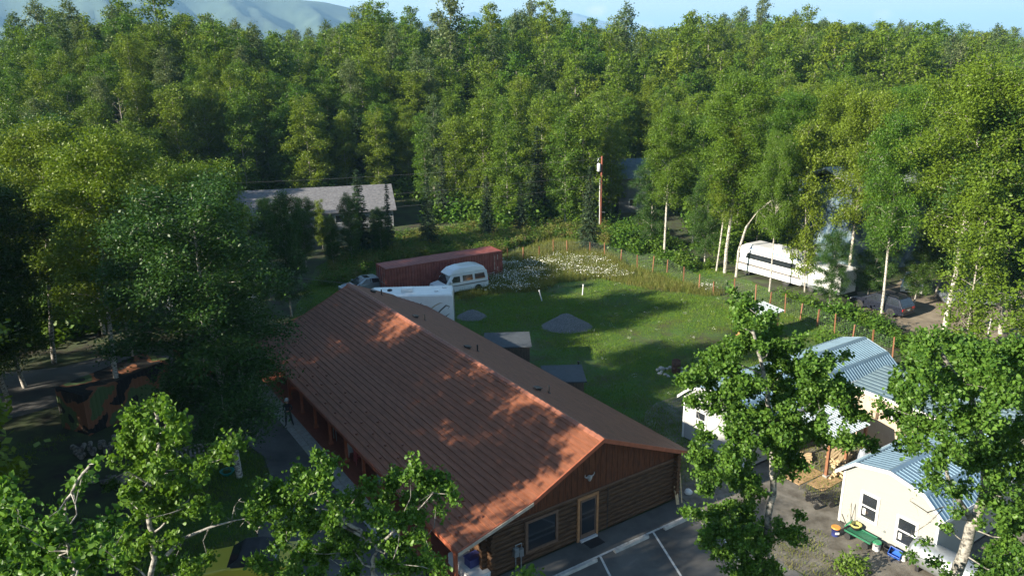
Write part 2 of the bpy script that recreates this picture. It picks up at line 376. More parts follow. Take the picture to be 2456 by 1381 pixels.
def inpoly(x, y, poly):
    x = np.asarray(x, float); y = np.asarray(y, float); c = np.zeros(x.shape, bool); n = len(poly)
    for i in range(n):
        x0, y0 = poly[i][:2]; x1, y1 = poly[(i+1) % n][:2]
        if y0 == y1: continue
        k = ((y0 > y) != (y1 > y)) & (x < (x1-x0)*(y-y0)/(y1-y0)+x0); c ^= k
    return c
def vnoise(x, y, s, seed=0):
    x = np.asarray(x)/s; y = np.asarray(y)/s; xi = np.floor(x).astype(int); yi = np.floor(y).astype(int); fx = smooth(x-xi); fy = smooth(y-yi)
    def h(a, b): v = np.sin(a*127.1+b*311.7+seed*74.7)*43758.5453; return v-np.floor(v)
    return (h(xi, yi)*(1-fx)+h(xi+1, yi)*fx)*(1-fy)+(h(xi, yi+1)*(1-fx)+h(xi+1, yi+1)*fx)*fy
def fbm(x, y, s, seed=0, o=4):
    r = 0; a = .5
    for i in range(o): r = r+a*vnoise(x, y, s/2**i, seed+i); a *= .5
    return r

# ------------------------------------------------------------------ the log building's frame (also the grid of the whole yard)
TH = math.radians(123.28); BO = Vector((3.891, 29.94, 0)); BZ = TH-PI/2     # local +Y runs along the ridge, +X to the right
BM = Matrix.Translation(BO) @ Matrix.Rotation(BZ, 4, 'Z')
def BL(x, y, z=0): return BM @ Vector((x, y, z))
EV = np.array([math.cos(TH-PI), math.sin(TH-PI)]); RV = np.array([math.cos(TH-PI/2), math.sin(TH-PI/2)])

# ------------------------------------------------------------------ setting: terrain
_u = [-900, 0, 150, 480, 700, 850, 1100, 1300, 1480, 1600, 1900, 2200, 2456, 3400]
_S = [60, 55, 16, 0, 58, 14, 44, 14, 68, 66, 45, 78, 86, 90]
_R = [150, 150, 150, 150, 165, 190, 195, 200, 215, 235, 240, 240, 230, 200]
def terrain(x, y):
    x = np.asarray(x, float); y = np.asarray(y, float); r = np.hypot(x, y); az = x/np.maximum(y, 1e-3); u = 1228+az*1905; u = np.where(y < 5, np.where(x < 0, -900, 3400), u)
    S = np.interp(u, _u, _S); R2 = np.interp(u, _u, _R)
    el = np.arctan((690.5-S)/CF)-CP; A = CH+R2*np.tan(el)-19.5
    k = smooth((r-96)/(R2-96)); h = A*k
    h = np.where(r > R2+30, A*(1-.5*smooth((r-R2-30)/500)), h)
    h = h+(fbm(x, y, 40, 3)-.47)*5*smooth((r-105)/60)
    h = np.maximum(h, 0)
    return np.where((y < -40) | (r < 96), 0, h)*smooth((y+20)/60)
def tz(x, y): return float(terrain(np.array([x]), np.array([y]))[0])
ax = np.concatenate([-np.geomspace(12500, 330, 22), np.arange(-320, 321, 4.0), np.geomspace(330, 12500, 22)])
ay = np.concatenate([-np.geomspace(700, 62, 8), np.arange(-60, 381, 4.0), np.geomspace(390, 12500, 26)])
X, Y = np.meshgrid(ax, ay); Z = terrain(X, Y)
V = np.column_stack([X.ravel(), Y.ravel(), Z.ravel()]); nx = len(ax); ny = len(ay)
i, j = np.meshgrid(np.arange(nx-1), np.arange(ny-1)); b = (j*nx+i).ravel(); Q = np.column_stack([b, b+1, b+nx+1, b+nx])
M['forest_floor'] = mat('forest_floor', (.045, .036, .022), .95, .4, .6, .6, 3, col2=(.05, .075, .02))
g = link('ground', qmesh('ground', V, Q, [M['forest_floor']], smooth=True)); tag(g, 'forest floor and open ground around the yard', 'ground', kind='structure')
def sheet(name, poly, z, m, label, cell=None, kind='structure', edge=0):
    import bmesh
    me = bpy.data.meshes.new(name)
    pts = []
    n = len(poly); rng = random.Random(len(name))
    for a in range(n):
        p, q = Vector((poly[a][0], poly[a][1], 0)), Vector((poly[(a+1) % n][0], poly[(a+1) % n][1], 0)); L = (q-p).length
        k = max(1, int(L/1.2)) if edge else 1
        for s_ in range(k):
            c = p+(q-p)*s_/k
            if edge and s_: c += Vector((rng.uniform(-edge, edge), rng.uniform(-edge, edge), 0))
            pts.append((c.x, c.y, z))
    me.from_pydata(pts, [], [list(range(len(pts)))]); me.materials.append(m)
    bm = bmesh.new(); bm.from_mesh(me); bmesh.ops.triangulate(bm, faces=bm.faces)
    for f in bm.faces:
        if f.normal.z < 0: f.normal_flip()
    bm.to_mesh(me); bm.free()
    o = link(name, me); tag(o, label, name.split('.')[0].replace('_', ' '), kind=kind); return o
M['lawn'] = mat('lawn_soil', (.085, .085, .035), .95, .3, .45, .5, 30, col2=(.050, .110, .018), thr=(.36, .58))
M['gravelly'] = mat('gravel_yard', (.12, .105, .08), .95, .35, 1.3, .8, 45, col2=(.19, .175, .145))
M['dirt'] = mat('packed_dirt', (.19, .155, .11), .95, .2, .8, .5, 25, col2=(.27, .225, .165))
M['asphalt'] = mat('asphalt', (.075, .074, .071), .9, .2, .5, .4, 120, col2=(.125, .122, .114))
M['road'] = mat('worn_road', (.13, .13, .125), .9, .15, .7, .3, 80)

LAWN = [tuple(G(*p)[:2]) for p in ((760, 640), (900, 570), (1150, 548), (1440, 540), (1560, 600), (1720, 640), (1950, 740), (2150, 830), (2050, 900), (1700, 1000), (1660, 1140), (1610, 1190))]+[tuple(BL(4.7, -0.2)[:2]), tuple(BL(3, 30)[:2]), tuple(BL(-7, 31)[:2]), tuple(G(700, 760)[:2])]
sheet('lawn', LAWN, .004, M['lawn'], 'mown lawn and meadow behind the log building', edge=.4)
YARD = [tuple(BL(*p)[:2]) for p in ((5.1, -30), (5.1, 1.5), (6, 6), (12, 9), (26, 9), (26, -30))]
sheet('gravel_yard', YARD, .008, M['gravelly'], 'weedy gravel ground around the white shed', edge=.3)
LOT = [(29.5, 64.5), (30.2, 57.5), (32.5, 54.6), (38, 53.2), (46, 54), (70, 62), (70, 74), (44, 72), (37, 70)]
sheet('dirt_lot', LOT, .012, M['dirt'], 'pale packed dirt lot by the parked cars', edge=.5)
sheet('parking_lot', [tuple(BL(*p)[:2]) for p in ((-8.3, -8.5), (-8.3, .45), (5.36, .45), (5.36, -8.5))], .016, M['asphalt'], 'asphalt parking lot in front of the log gable')
DRV = [(-7.7, -30), (-7.7, 24), (-9, 33), (-16, 38), (-40, 33), (-70, 22), (-70, 17), (-40, 27.5), (-17, 30.5), (-12.4, 27), (-11.2, 20), (-10.4, 16.3), (-10.7, 14.2), (-12.2, 12.4), (-12.8, 9), (-12.8, 4), (-13.4, -2), (-15, -30)]
sheet('driveway', [tuple(BL(*p)[:2]) for p in DRV], .020, M['asphalt'], 'asphalt driveway beside the red porch')
road = [tuple(G(u, v)[:2]) for u, v in ((60, 905), (100, 880), (420, 850), (470, 860), (440, 905), (100, 935))]
sheet('road', [(-80, 40), (-33.5, 50.6), (-24, 53.4), (-22.5, 52.0), (-33.5, 47.6), (-80, 36)], .026, M['road'], 'worn grey road beyond the left trees')
FG = [tuple(BL(*p)[:2]) for p in ((-12.9, -12), (-12.9, 9), (-12.4, 12.2), (-10.8, 14.0), (-10.5, 16.2), (-11.4, 19.8), (-14, 19), (-17, 12), (-19, 4), (-19, -12))]
sheet('lawn_verge', FG, .028, M['lawn'], 'mossy green grass verge beside the driveway', edge=.25)
# painted parking lines (part of the lot's surface)
mb = MB()
def stripe(a, b, wd, z=.024):
    a, b = BL(*a), BL(*b); d = (b-a).normalized(); n_ = Vector((-d.y, d.x, 0))*wd/2
    mb.add([a-n_+Vector((0, 0, z)), b-n_+Vector((0, 0, z)), b+n_+Vector((0, 0, z)), a+n_+Vector((0, 0, z))], [(0, 1, 2, 3)])
M['line'] = mat('road_paint', (.40, .40, .38), .8, .35, 6, thr=(.3, .5))
stripe((-8.2, -.88), (5.36, -.88), .11)
for k in range(-2, 3): stripe((-.83+k*3.13, -.94), (-.83+k*3.13-2.55, -7.2), .10)
tag(mb.build('parking_lines', M['line']), 'white painted parking stripes on the asphalt', 'road marking', kind='structure')
# ---- mountains
def range_mesh(name, prof, r0, r1, seed, m, az0, az1, amp=.42, nseg=260, nt_=40):
    us = np.linspace(az0, az1, nseg); top = np.interp(us, [p[0] for p in prof], [p[1] for p in prof])
    T = np.linspace(0, 1, nt_); V = []
    for t in T:
        r = r0+(r1-r0)*t; a = (us-1228)/1905.0; ang = np.arctan(a)
        x = r*np.sin(ang); y = r*np.cos(ang); el = np.arctan((690.5-top)/CF)-CP; peak = CH+r1*np.tan(el)
        shp = t**1.25
        rid = 1-np.abs(2*fbm(us*1.0+170*t, us*0+t*260, 210, seed, 5)-1)**.9; rid2 = fbm(us*1.2, us*0+t*300, 60, seed+9, 5)
        h = peak*shp*(1-amp*(1-t**6)*(1-rid)*2.2)+(rid2-.5)*peak*.07*(t*(1-t))*4
        V.append(np.column_stack([x, y, np.maximum(h, -.5)]))
    ang = np.arctan((us-1228)/1905.0); V.append(np.column_stack([r1*1.3*np.sin(ang), r1*1.3*np.cos(ang), ang*0-1]))
    V = np.concatenate(V); i, j = np.meshgrid(np.arange(nseg-1), np.arange(nt_)); b = (j*nseg+i).ravel(); Q = np.column_stack([b, b+1, b+nseg+1, b+nseg])
    o = link(name, qmesh(name, V, Q, [m], smooth=True)); return o
M['mtn'] = mat('mountain_slope', (.03, .060, .040), .95, .3, .004, 0, col2=(.06, .095, .06))
M['mtn2'] = mat('far_mountain', (.08, .085, .085), .95, .2, .002, 0, col2=(.20, .20, .20), thr=(.5, .62))
tag(range_mesh('hills', [(-700, -60), (0, -45), (250, -70), (470, -40), (640, -12), (800, 4), (870, 20), (960, 48), (1050, 85), (1200, 120), (1500, 140)], 2300, 4200, 3, M['mtn'], -700, 1500), 'green mountain slopes rising behind the forest', 'mountain', kind='structure')
tag(range_mesh('mountains', [(800, 70), (940, 62), (1090, 42), (1150, 27), (1190, 50), (1240, 44), (1290, 32), (1350, 30), (1390, 36), (1440, 52), (1500, 68), (1570, 88), (1620, 86), (1700, 66), (1750, 54), (1800, 60), (1870, 72), (1960, 82), (2030, 80), (2068, 76), (2095, 66), (2125, 78), (2180, 90), (2300, 98), (2500, 92), (2900, 80), (3300, 90)], 7500, 10500, 8, M['mtn2'], 800, 3300, .2), 'pale distant mountains on the horizon', 'mountain', kind='structure')

# ------------------------------------------------------------------ log building
M['roof_brown'] = mat('coated_metal_shingle', (.19, .070, .036), .55, .10, 1.2, .35, 60, col2=(.25, .095, .050), stretch=(6, 1, 1), spec=.25)
M['ridge_m'] = mat('ridge_tile', (.26, .10, .06), .5, .12, 2)
M['log'] = mat('stained_log', (.048, .025, .014), .7, .35, 2.2, .4, 14, col2=(.11, .060, .031), stretch=(1, 8, 8), spec=.3)
M['log_y'] = mat('stained_log_side', (.055, .026, .013), .7, .35, 2.2, .4, 14, col2=(.14, .072, .034), stretch=(8, 1, 8), spec=.3)
M['board'] = mat('gable_board', (.075, .024, .010), .7, .3, 3, .3, 12, col2=(.13, .045, .018), stretch=(5, 5, .7), spec=.3)
M['trim_red'] = mat('red_brown_trim', (.30, .085, .040), .6, .2, 4)
M['deck'] = mat('deck_boards', (.24, .07, .04), .65, .2, 3, .2, 20, stretch=(8, 1, 1))
M['frame_tan'] = mat('cedar_frame', (.34, .17, .075), .6, .2, 5, stretch=(1, 1, 1))
M['frame_dark'] = mat('dark_window_frame', (.13, .08, .055), .6, .2, 5)
M['concrete'] = mat('concrete', (.33, .32, .30), .85, .18, 5, .3, 50)
LB = thing('log_building', 'long log building with a rust brown shingled metal roof', 'building', BO, BZ)
RL = 28.77; KX = -3.6
prof_l = [(0, 5.03), (KX, 3.33), (-7.35, 2.32)]; prof_r = [(0, 5.03), (5.42, 2.71)]
def courses(prof, y0, y1, step, lip=.042):
    """stepped shingle courses running along the ridge"""
    pts = []; L = []
    for a, b in zip(prof[:-1], prof[1:]):
        a = Vector((a[0], a[1])); b = Vector((b[0], b[1])); L.append(((b-a).length, a, b))
    tot = sum(l[0] for l in L); n = int(round(tot/step))
    def at(s):
        for l, a, b in L:
            if s <= l+1e-6: return a+(b-a)*min(1, s/l), (b-a).normalized()
            s -= l
        return L[-1][2], (L[-1][2]-L[-1][1]).normalized()
    V = []; F = []
    for k in range(n):
        p, d = at(tot*k/n); q, d2 = at(tot*(k+1)/n); nr = Vector((-d.y, d.x)) if d.x > 0 else Vector((d.y, -d.x))
        if nr.y < 0: nr = -nr
        V.append(p+nr*.002); V.append(q+nr*(lip)); V.append(q+nr*.002)
    return V
def roof_slope(prof):
    mb = MB(); c = courses(prof, 0, RL, .31); top = Vector((0, prof[0][1]))
    for k in range(len(c)-1):
        a, b = c[k], c[k+1]
        if (b-a).length < 1e-4: continue
        mb.add([(a.x, 0, a.y), (b.x, 0, b.y), (b.x, RL, b.y), (a.x, RL, a.y)], [(0, 1, 2, 3)])
    # soffit
    for (a, b) in zip(prof[:-1], prof[1:]):
        mb.add([(a[0], 0, a[1]-.10), (b[0], 0, b[1]-.10), (b[0], RL, b[1]-.10), (a[0], RL, a[1]-.10)], [(0, 1, 2, 3)], 1)
    return mb
M['soffit'] = mat('soffit_wood', (.14, .07, .04), .8, .2, 4)
roof = roof_slope(prof_l)
rr = roof_slope(prof_r)
roof.add(rr.v, rr.f, 0); roof.m[-len(rr.f):] = rr.m
roof = roof.build('roof', [M['roof_brown'], M['soffit']], LB, fix=False)
mb = MB()
for yy, ss in ((-.02, -1), (RL+.02, 1)):
    for prof in (prof_l, prof_r):
        for (a, b) in zip(prof[:-1], prof[1:]): mb.add([(a[0], yy+dy, a[1]+dz) for dy in (-.03, .03) for dz in (.045, -.16)]+[(b[0], yy+dy, b[1]+dz) for dy in (-.03, .03) for dz in (.045, -.16)], [(0, 1, 3, 2), (4, 6, 7, 5), (0, 4, 5, 1), (2, 3, 7, 6), (0, 2, 6, 4), (1, 5, 7, 3)])
mb.b2((-7.41, 0, 2.14), (-7.355, RL, 2.335)); mb.b2((5.425, 0, 2.53), (5.48, RL, 2.72))
mb.build('fascia', M['trim_red'], LB)
mb = MB(); mb.add([(a, -.09, z_) for a, z_ in ((-3.75, 3.15), (-7.38, 2.17))]+[(a, -.05, z_) for a, z_ in ((-3.75, 3.15), (-7.38, 2.17))]+[(a, -.09, z_+.14) for a, z_ in ((-3.75, 3.15), (-7.38, 2.17))]+[(a, -.05, z_+.14) for a, z_ in ((-3.75, 3.15), (-7.38, 2.17))], [(0, 1, 5, 4), (2, 6, 7, 3), (0, 4, 6, 2), (1, 3, 7, 5), (4, 5, 7, 6), (0, 2, 3, 1)])
mb.build('rake_board', mat('bare_board', (.42, .36, .29), .8, .2, 4), LB)
mb = MB(); k = 0; y_ = 0.
while y_ < RL-.1:   # overlapping ridge tiles
    L_ = .385; z0 = 5.075; rise = .02
    mb.add([(-.17, y_, z0-.075), (0, y_, z0+rise*.3), (.17, y_, z0-.065), (-.17, y_+L_, z0-.055), (0, y_+L_, z0+rise*1.4+.01), (.17, y_+L_, z0-.045), (-.17, y_+L_, z0-.11), (.17, y_+L_, z0-.10), (-.17, y_, z0-.11), (.17, y_, z0-.10)],
           [(0, 1, 4, 3), (1, 2, 5, 4), (3, 4, 5, 7, 6), (0, 3, 6, 8), (2, 9, 7, 5), (0, 8, 9, 2, 1)])
    y_ += L_+.035
mb.build('ridge_cap', M['ridge_m'], roof)
# roof stacks and low vents
for (yy) in (27.1, 20.3, 13.55, 6.45):
    s_ = MB(); s_.cyl((1.76, yy, 4.1), (1.76, yy, 4.72), .048, n=10); s_.cyl((1.76, yy, 4.27), (1.76, yy, 4.31), .11, n=10); s_.build('vent_pipe', M['black'], roof)
    v_ = MB(); v_.box((1.22, yy+.25, 4.61), (.3, .3, .09), 0, 0, None, Matrix.Rotation(.40, 3, 'Y')); v_.box((1.25, yy+.25, 4.67), (.36, .38, .03), 0, 0, None, Matrix.Rotation(.2, 3, 'Y')); v_.build('roof_vent', M['black'], roof)
# snow guards
sg = MB(); sg.box((0, 0, .03), (.05, .13, .06)); sg.box((0, 0, .045), (.12, .03, .05))
sg0 = None
def zl(x): return 3.33+(x-KX)*(3.33-2.32)/(KX+7.35) if x < KX else 5.03+x*(5.03-3.33)/(-KX)
M['guard'] = mat('bronze_guard', (.20, .07, .04), .5, .2)
for r_, xx in enumerate((-6.9, -6.3, -5.7)):
    for kk in range(19):
        yy = .9+kk*1.48+(r_ % 2)*.74
        if yy > RL-.5: continue
        if sg0 is None: sg0 = sg.build('snow_guard', M['guard'], roof); sg0.location = (xx, yy, zl(xx)+.02)
        else: dup(sg0, (xx, yy, zl(xx)+.02), parent=roof)
# log walls: front gable (y=.5), sides, back
def logwall(p, q, z0, n, r, m, name):
    mb = MB(); rg = random.Random(7)
    for k in range(n): mb.cyl(Vector((p[0], p[1], z0+r*1.86*(k+.5))), Vector((q[0], q[1], z0+r*1.86*(k+.5))), r*rg.uniform(.96, 1.04), n=12, m=0)
    return mb.build(name, m, LB)
WL, WR, WF, WB = -5.65, 4.95, .55, 28.2
logwall((WL-.35, WF), (WR+.3, WF), .05, 10, .122, M['log'], 'front_wall')
logwall((WL, WF-.35), (WL, WB+.3), .05+.11, 9, .122, M['log_y'], 'side_wall'); logwall((WR, WF-.35), (WR, WB+.3), .05+.11, 11, .122, M['log_y'], 'side_wall')
logwall((WL-.35, WB), (WR+.3, WB), .05, 10, .122, M['log'], 'back_wall')
mb = MB(); mb.b2((WL+.1, WF+.08, 0), (WR-.1, WB-.08, 2.3)); mb.build('inner_wall', M['soffit'], LB)
mb = MB()   # board gables with cover strips
for yy in (WF-.03, WB+.03):
    mb = MB()
    poly = [(WL-.1, 2.29), (WR+.05, 2.29), (WR+.05, 2.72), (0, 4.87), (KX, 3.18), (WL-.1, 2.62)]
    mb.prism(poly, 'y', yy-.02, yy+.02)
    xx = WL
    while xx < WR:
        zt = (4.85-xx*(5.03-2.71)/5.42) if xx > 0 else zl(xx)-.17
        mb.b2((xx, yy-.035, 2.3), (xx+.035, yy+.035, zt)); xx += .33
    mb.build('gable_boards', M['board'], LB)
mb = MB(); mb.b2((WL-.1, WF-.10, 2.27), (WR+.1, WF-.055, 2.33)); mb.build('gable_trim', M['frame_dark'], LB)
mb = MB(); mb.box((.7, WF-.125, 1.15), (.03, .03, 2.2)); mb.build('log_joint', M['black'], LB)
# door
dr = MB(); dr.b2((-.94, WF-.15, .12), (.02, WF-.11, 2.10)); dr = dr.build('door', M['glass'], LB)
mb = MB(); mb.b2((-1.06, WF-.17, .02), (-.93, WF-.08, 2.24)); mb.b2((.01, WF-.17, .02), (.13, WF-.08, 2.24)); mb.b2((-.93, WF-.17, 2.10), (.01, WF-.08, 2.24)); mb.build('door_frame', M['frame_tan'], dr)
mb = MB(); mb.b2((-.93, WF-.30, .02), (.01, WF-.16, .11)); mb.build('threshold', mat('pale_sill', (.50, .50, .52), .5, .1), dr)
mb = MB(); mb.b2((-.88, WF-.165, .14), (-.83, WF-.152, 2.08)); mb.b2((-.08, WF-.165, .14), (-.03, WF-.152, 2.08)); mb.b2((-.83, WF-.165, 1.98), (-.08, WF-.152, 2.08)); mb.b2((-.83, WF-.165, .14), (-.08, WF-.152, .34)); mb.build('screen_rail', M['frame_dark'], dr)
# window
wd_ = MB(); wd_.b2((-3.75, WF-.14, .68), (-2.25, WF-.10, 2.04)); wd_ = wd_.build('window', M['glass'], LB)
mb = MB()
for lo, hi in (((-3.87, 0, .56), (-3.73, 0, 2.14)), ((-2.27, 0, .56), (-2.14, 0, 2.14)), ((-3.73, 0, 2.02), (-2.27, 0, 2.14)), ((-3.73, 0, .56), (-2.27, 0, .69))): mb.b2((lo[0], WF-.18, lo[2]), (hi[0], WF-.09, hi[2]))
mb.build('window_frame', M['frame_dark'], wd_)
# porch: deck, posts, beam, windows of the long side
mb = MB()
mb.b2((-7.45, .2, .02), (WL+.05, WB, .16)); mb.build('deck', M['deck'], LB)
mb = MB(); mb.b2((-7.95, 4.2, .02), (-7.46, 26, .10)); mb.b2((-8.35, 4.2, .015), (-7.96, 26, .05)); mb.build('curb', M['concrete'], LB)
pst = None
for k in range(11):
    yy = 1.0+k*2.38+(0 if k < 1 else .0)
    if pst is None:
        mb = MB(); mb.b2((-.07, -.07, .16), (.07, .07, 2.12)); mb.b2((-.11, -.11, .16), (.11, .11, .36)); mb.beam((0, .5, 2.1), (0, .07, 1.7), .07); pst = mb.build('porch_post', M['trim_red'], LB); pst.location = (-6.93, yy, 0)
    else: dup(pst, (-6.93, yy, 0), parent=LB)
mb = MB(); mb.b2((-7.02, .1, 2.12), (-6.84, WB, 2.26)); mb.build('porch_beam', M['trim_red'], LB)
sk = MB()   # pale horned ornament on the gable
sk.lathe((0, 0, -.15), [(.02, 0), (.06, .03), (.10, .14), (.12, .22), (.06, .28), (.01, .3)], 10)
for s_ in (-1, 1): sk.tube([(s_*.08, 0, .07), (s_*.2, 0, .08), (s_*.27, 0, .16), (s_*.24, 0, .25)], [.035, .03, .02, .006], 6)
M['bone'] = mat('bleached_bone', (.36, .36, .35), .7, .1)
q = sk.build('gable_ornament', M['bone'], LB); q.location = (-.42, WF-.16, 3.08)
mt = MB(); mt.b2((-4.5, WF-.30, .72), (-4.28, WF-.13, 1.12)); mt.cyl((-4.38, WF-.33, .98), (-4.38, WF-.12, .98), .11, n=14); mt.b2((-4.22, WF-.26, .62), (-4.02, WF-.13, 1.0)); mt.cyl((-4.4, WF-.2, 0), (-4.4, WF-.2, .72), .025); mt.cyl((-4.12, WF-.2, 0), (-4.12, WF-.2, .62), .025); mt.tube([(-4.4, WF-.2, 1.12), (-4.4, WF-.2, 1.25), (-4.1, WF-.2, 1.25), (-4.1, WF-.2, 1.0)], [.02]*4)
mt.build('gas_meter', M['grey_metal'], LB)
# end grain of the corner logs
mb = MB()
for k in range(9): mb.cyl((WL, WF-.42, .16+.227*(k+.5)), (WL, WF-.3, .16+.227*(k+.5)), .11+.015*math.sin(k*2.1), n=10)
mb.build('log_ends', M['log'], LB)

# ------------------------------------------------------------------ trees
LIB = {}
def lib(key, fn, *a, **k): LIB[key] = fn(*a, **k); return LIB[key]
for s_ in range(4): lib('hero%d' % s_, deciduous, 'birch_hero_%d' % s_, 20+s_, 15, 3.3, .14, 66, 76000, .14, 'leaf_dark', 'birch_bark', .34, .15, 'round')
for s_ in range(4): lib('tallstem%d' % s_, deciduous, 'birch_stem_%d' % s_, 28+s_, 15, 2.9, .36, 48, 52000, .14, 'leaf_birch', 'birch_bark', .31, .15, 'round')
for s_ in range(5): lib('birch%d' % s_, deciduous, 'birch_%d' % s_, 40+s_, 14, 2.0+.15*s_, .12, 44, 14000, .21, 'leaf_birch', 'birch_bark' if s_ in (1, 4) else 'grey_bark', .27, .09, 'round' if s_ < 4 else 'column')
for s_ in range(3): lib('cotton%d' % s_, deciduous, 'cottonwood_%d' % s_, 60+s_, 18, 2.1, .12, 52, 14000, .22, 'leaf_cotton', 'pop_bark', .27, .16, 'column')
for s_ in range(3): lib('spruce%d' % s_, spruce, 'spruce_%d' % s_, 80+s_, 12, 1.7, 1.)
lib('snag0', deciduous, 'snag_0', 95, 12, 1.5, .3, 22, 160, .2, 'leaf_cotton', 'dead_wood', .3, .11, 'column')
FAR = []
for s_ in range(4): a, b = deciduous('far_birch_%d' % s_, 120+s_, 15, 2.2, .14, 34, 5600, .32, 'leaf_birch', 'grey_bark', .29, .10, 'round' if s_ < 3 else 'column'); FAR.append(join_mesh('far_birch_%d' % s_, a, b))
a, b = deciduous('far_cotton', 130, 18, 2.1, .12, 38, 5600, .33, 'leaf_cotton', 'pop_bark', .28, .13, 'column'); FAR.append(join_mesh('far_cotton', a, b))
a, b = spruce('far_spruce', 131, 12, 1.6, .6, .6); FAR.append(join_mesh('far_spruce', a, b))
HT = {'hero': 15, 'tallstem': 15, 'birch': 14, 'cotton': 18, 'spruce': 12, 'snag': 12}
NAMES = {'hero': 'birch_tree', 'tallstem': 'birch_tree', 'birch': 'birch_tree', 'cotton': 'cottonwood_tree', 'spruce': 'spruce_tree', 'snag': 'dead_tree'}
def tree(key, x, y, h, label, group=None, rz=None, wide=1.0, z=None, lean=None):
    kind = key.rstrip('0123456789'); t = thing(NAMES[kind], label, NAMES[kind].replace('_tree', ' tree').replace('_', ' '), (x, y, (tz(x, y) if z is None else z)-.05), 0, group)
    s_ = h/HT[kind]; t.scale = (s_*wide, s_*wide, s_); t.rotation_euler = (lean[0] if lean else 0, lean[1] if lean else 0, rz if rz is not None else (x*7.3+y*3.1) % 6.28)
    tr, cr = LIB[key]; link('trunk', tr, t); link('crown', cr, t); return t
def tree_px(key, ub, vb, ut, vt, label, wide=1.0, group=None, rz=None):
    p = G(ub, vb); q = AT(ut, vt, p.y); h = q.z; dx = q.x-p.x
    return tree(key, p.x, p.y, h, label, group, rz, wide, 0, (0, math.atan2(dx, h)) if abs(dx) > .9 else None)
# left birches close to the yard
for i_, a in enumerate((
    ('tallstem0', 290, 1000, 215, 330, 'tall birch with pale trunk standing against the camouflage container', .95),
    ('hero1', 575, 1145, 440, 460, 'leaning birch with pale trunk base at the driveway verge', 1.1),
    ('hero2', 588, 905, 665, 480, 'dark leafy birch whose branches hang over the far end of the brown roof', .95),
    ('hero3', 600, 855, 712, 575, 'leaning dark birch crown right against the left eave of the brown roof', .9),
    ('tallstem1', 545, 900, 505, 400, 'tall thin birch with visible trunk left of the brown roof', .95),
    ('tallstem3', 335, 930, 330, 420, 'birch directly behind the camouflage container', .7),
    ('tallstem2', 130, 870, 90, 300, 'broad birch left of the camouflage container beside the road', 1.0),
    ('tallstem0', 455, 870, 440, 395, 'slim birch between the driveway and the grey road', .7),
    ('hero1', 20, 960, -10, 350, 'birch cut by the left edge of the photo beside the log pile', .9),
    ('hero1', 250, 800, 240, 290, 'bright topped birch beyond the grey road', 1.0),
    ('hero0', 700, 760, 690, 470, 'slim birch at the far corner of the log building', .75),
    ('hero0', 60, 930, 20, 420, 'dark birch at the far left behind the log pile', 1.0),
    ('tallstem2', 400, 760, 380, 330, 'birch beyond the road in front of the grey roofed building', .95),
    ('spruce0', 610, 600, 610, 515, 'small spruce before the left wall of the grey roofed building', 1.6),
    ('spruce1', 660, 600, 660, 525, 'second small spruce from the left before the grey roofed building', 1.6),
    ('spruce2', 720, 600, 722, 505, 'small spruce before the middle of the grey roofed building', 1.6),
    ('spruce0', 800, 605, 800, 510, 'small spruce left of the dark spruce before the grey roofed building', 1.6),
    ('spruce1', 900, 600, 900, 500, 'small spruce before the right end of the grey roofed building', 1.5),
    ('hero3', 60, 760, 20, 330, 'yellow green birch far left beyond the road', 1.0),
    ('hero1', 455, 700, 450, 440, 'birch on the verge left of the white camper', .8),
)): tree_px(*a[:6], wide=a[6])
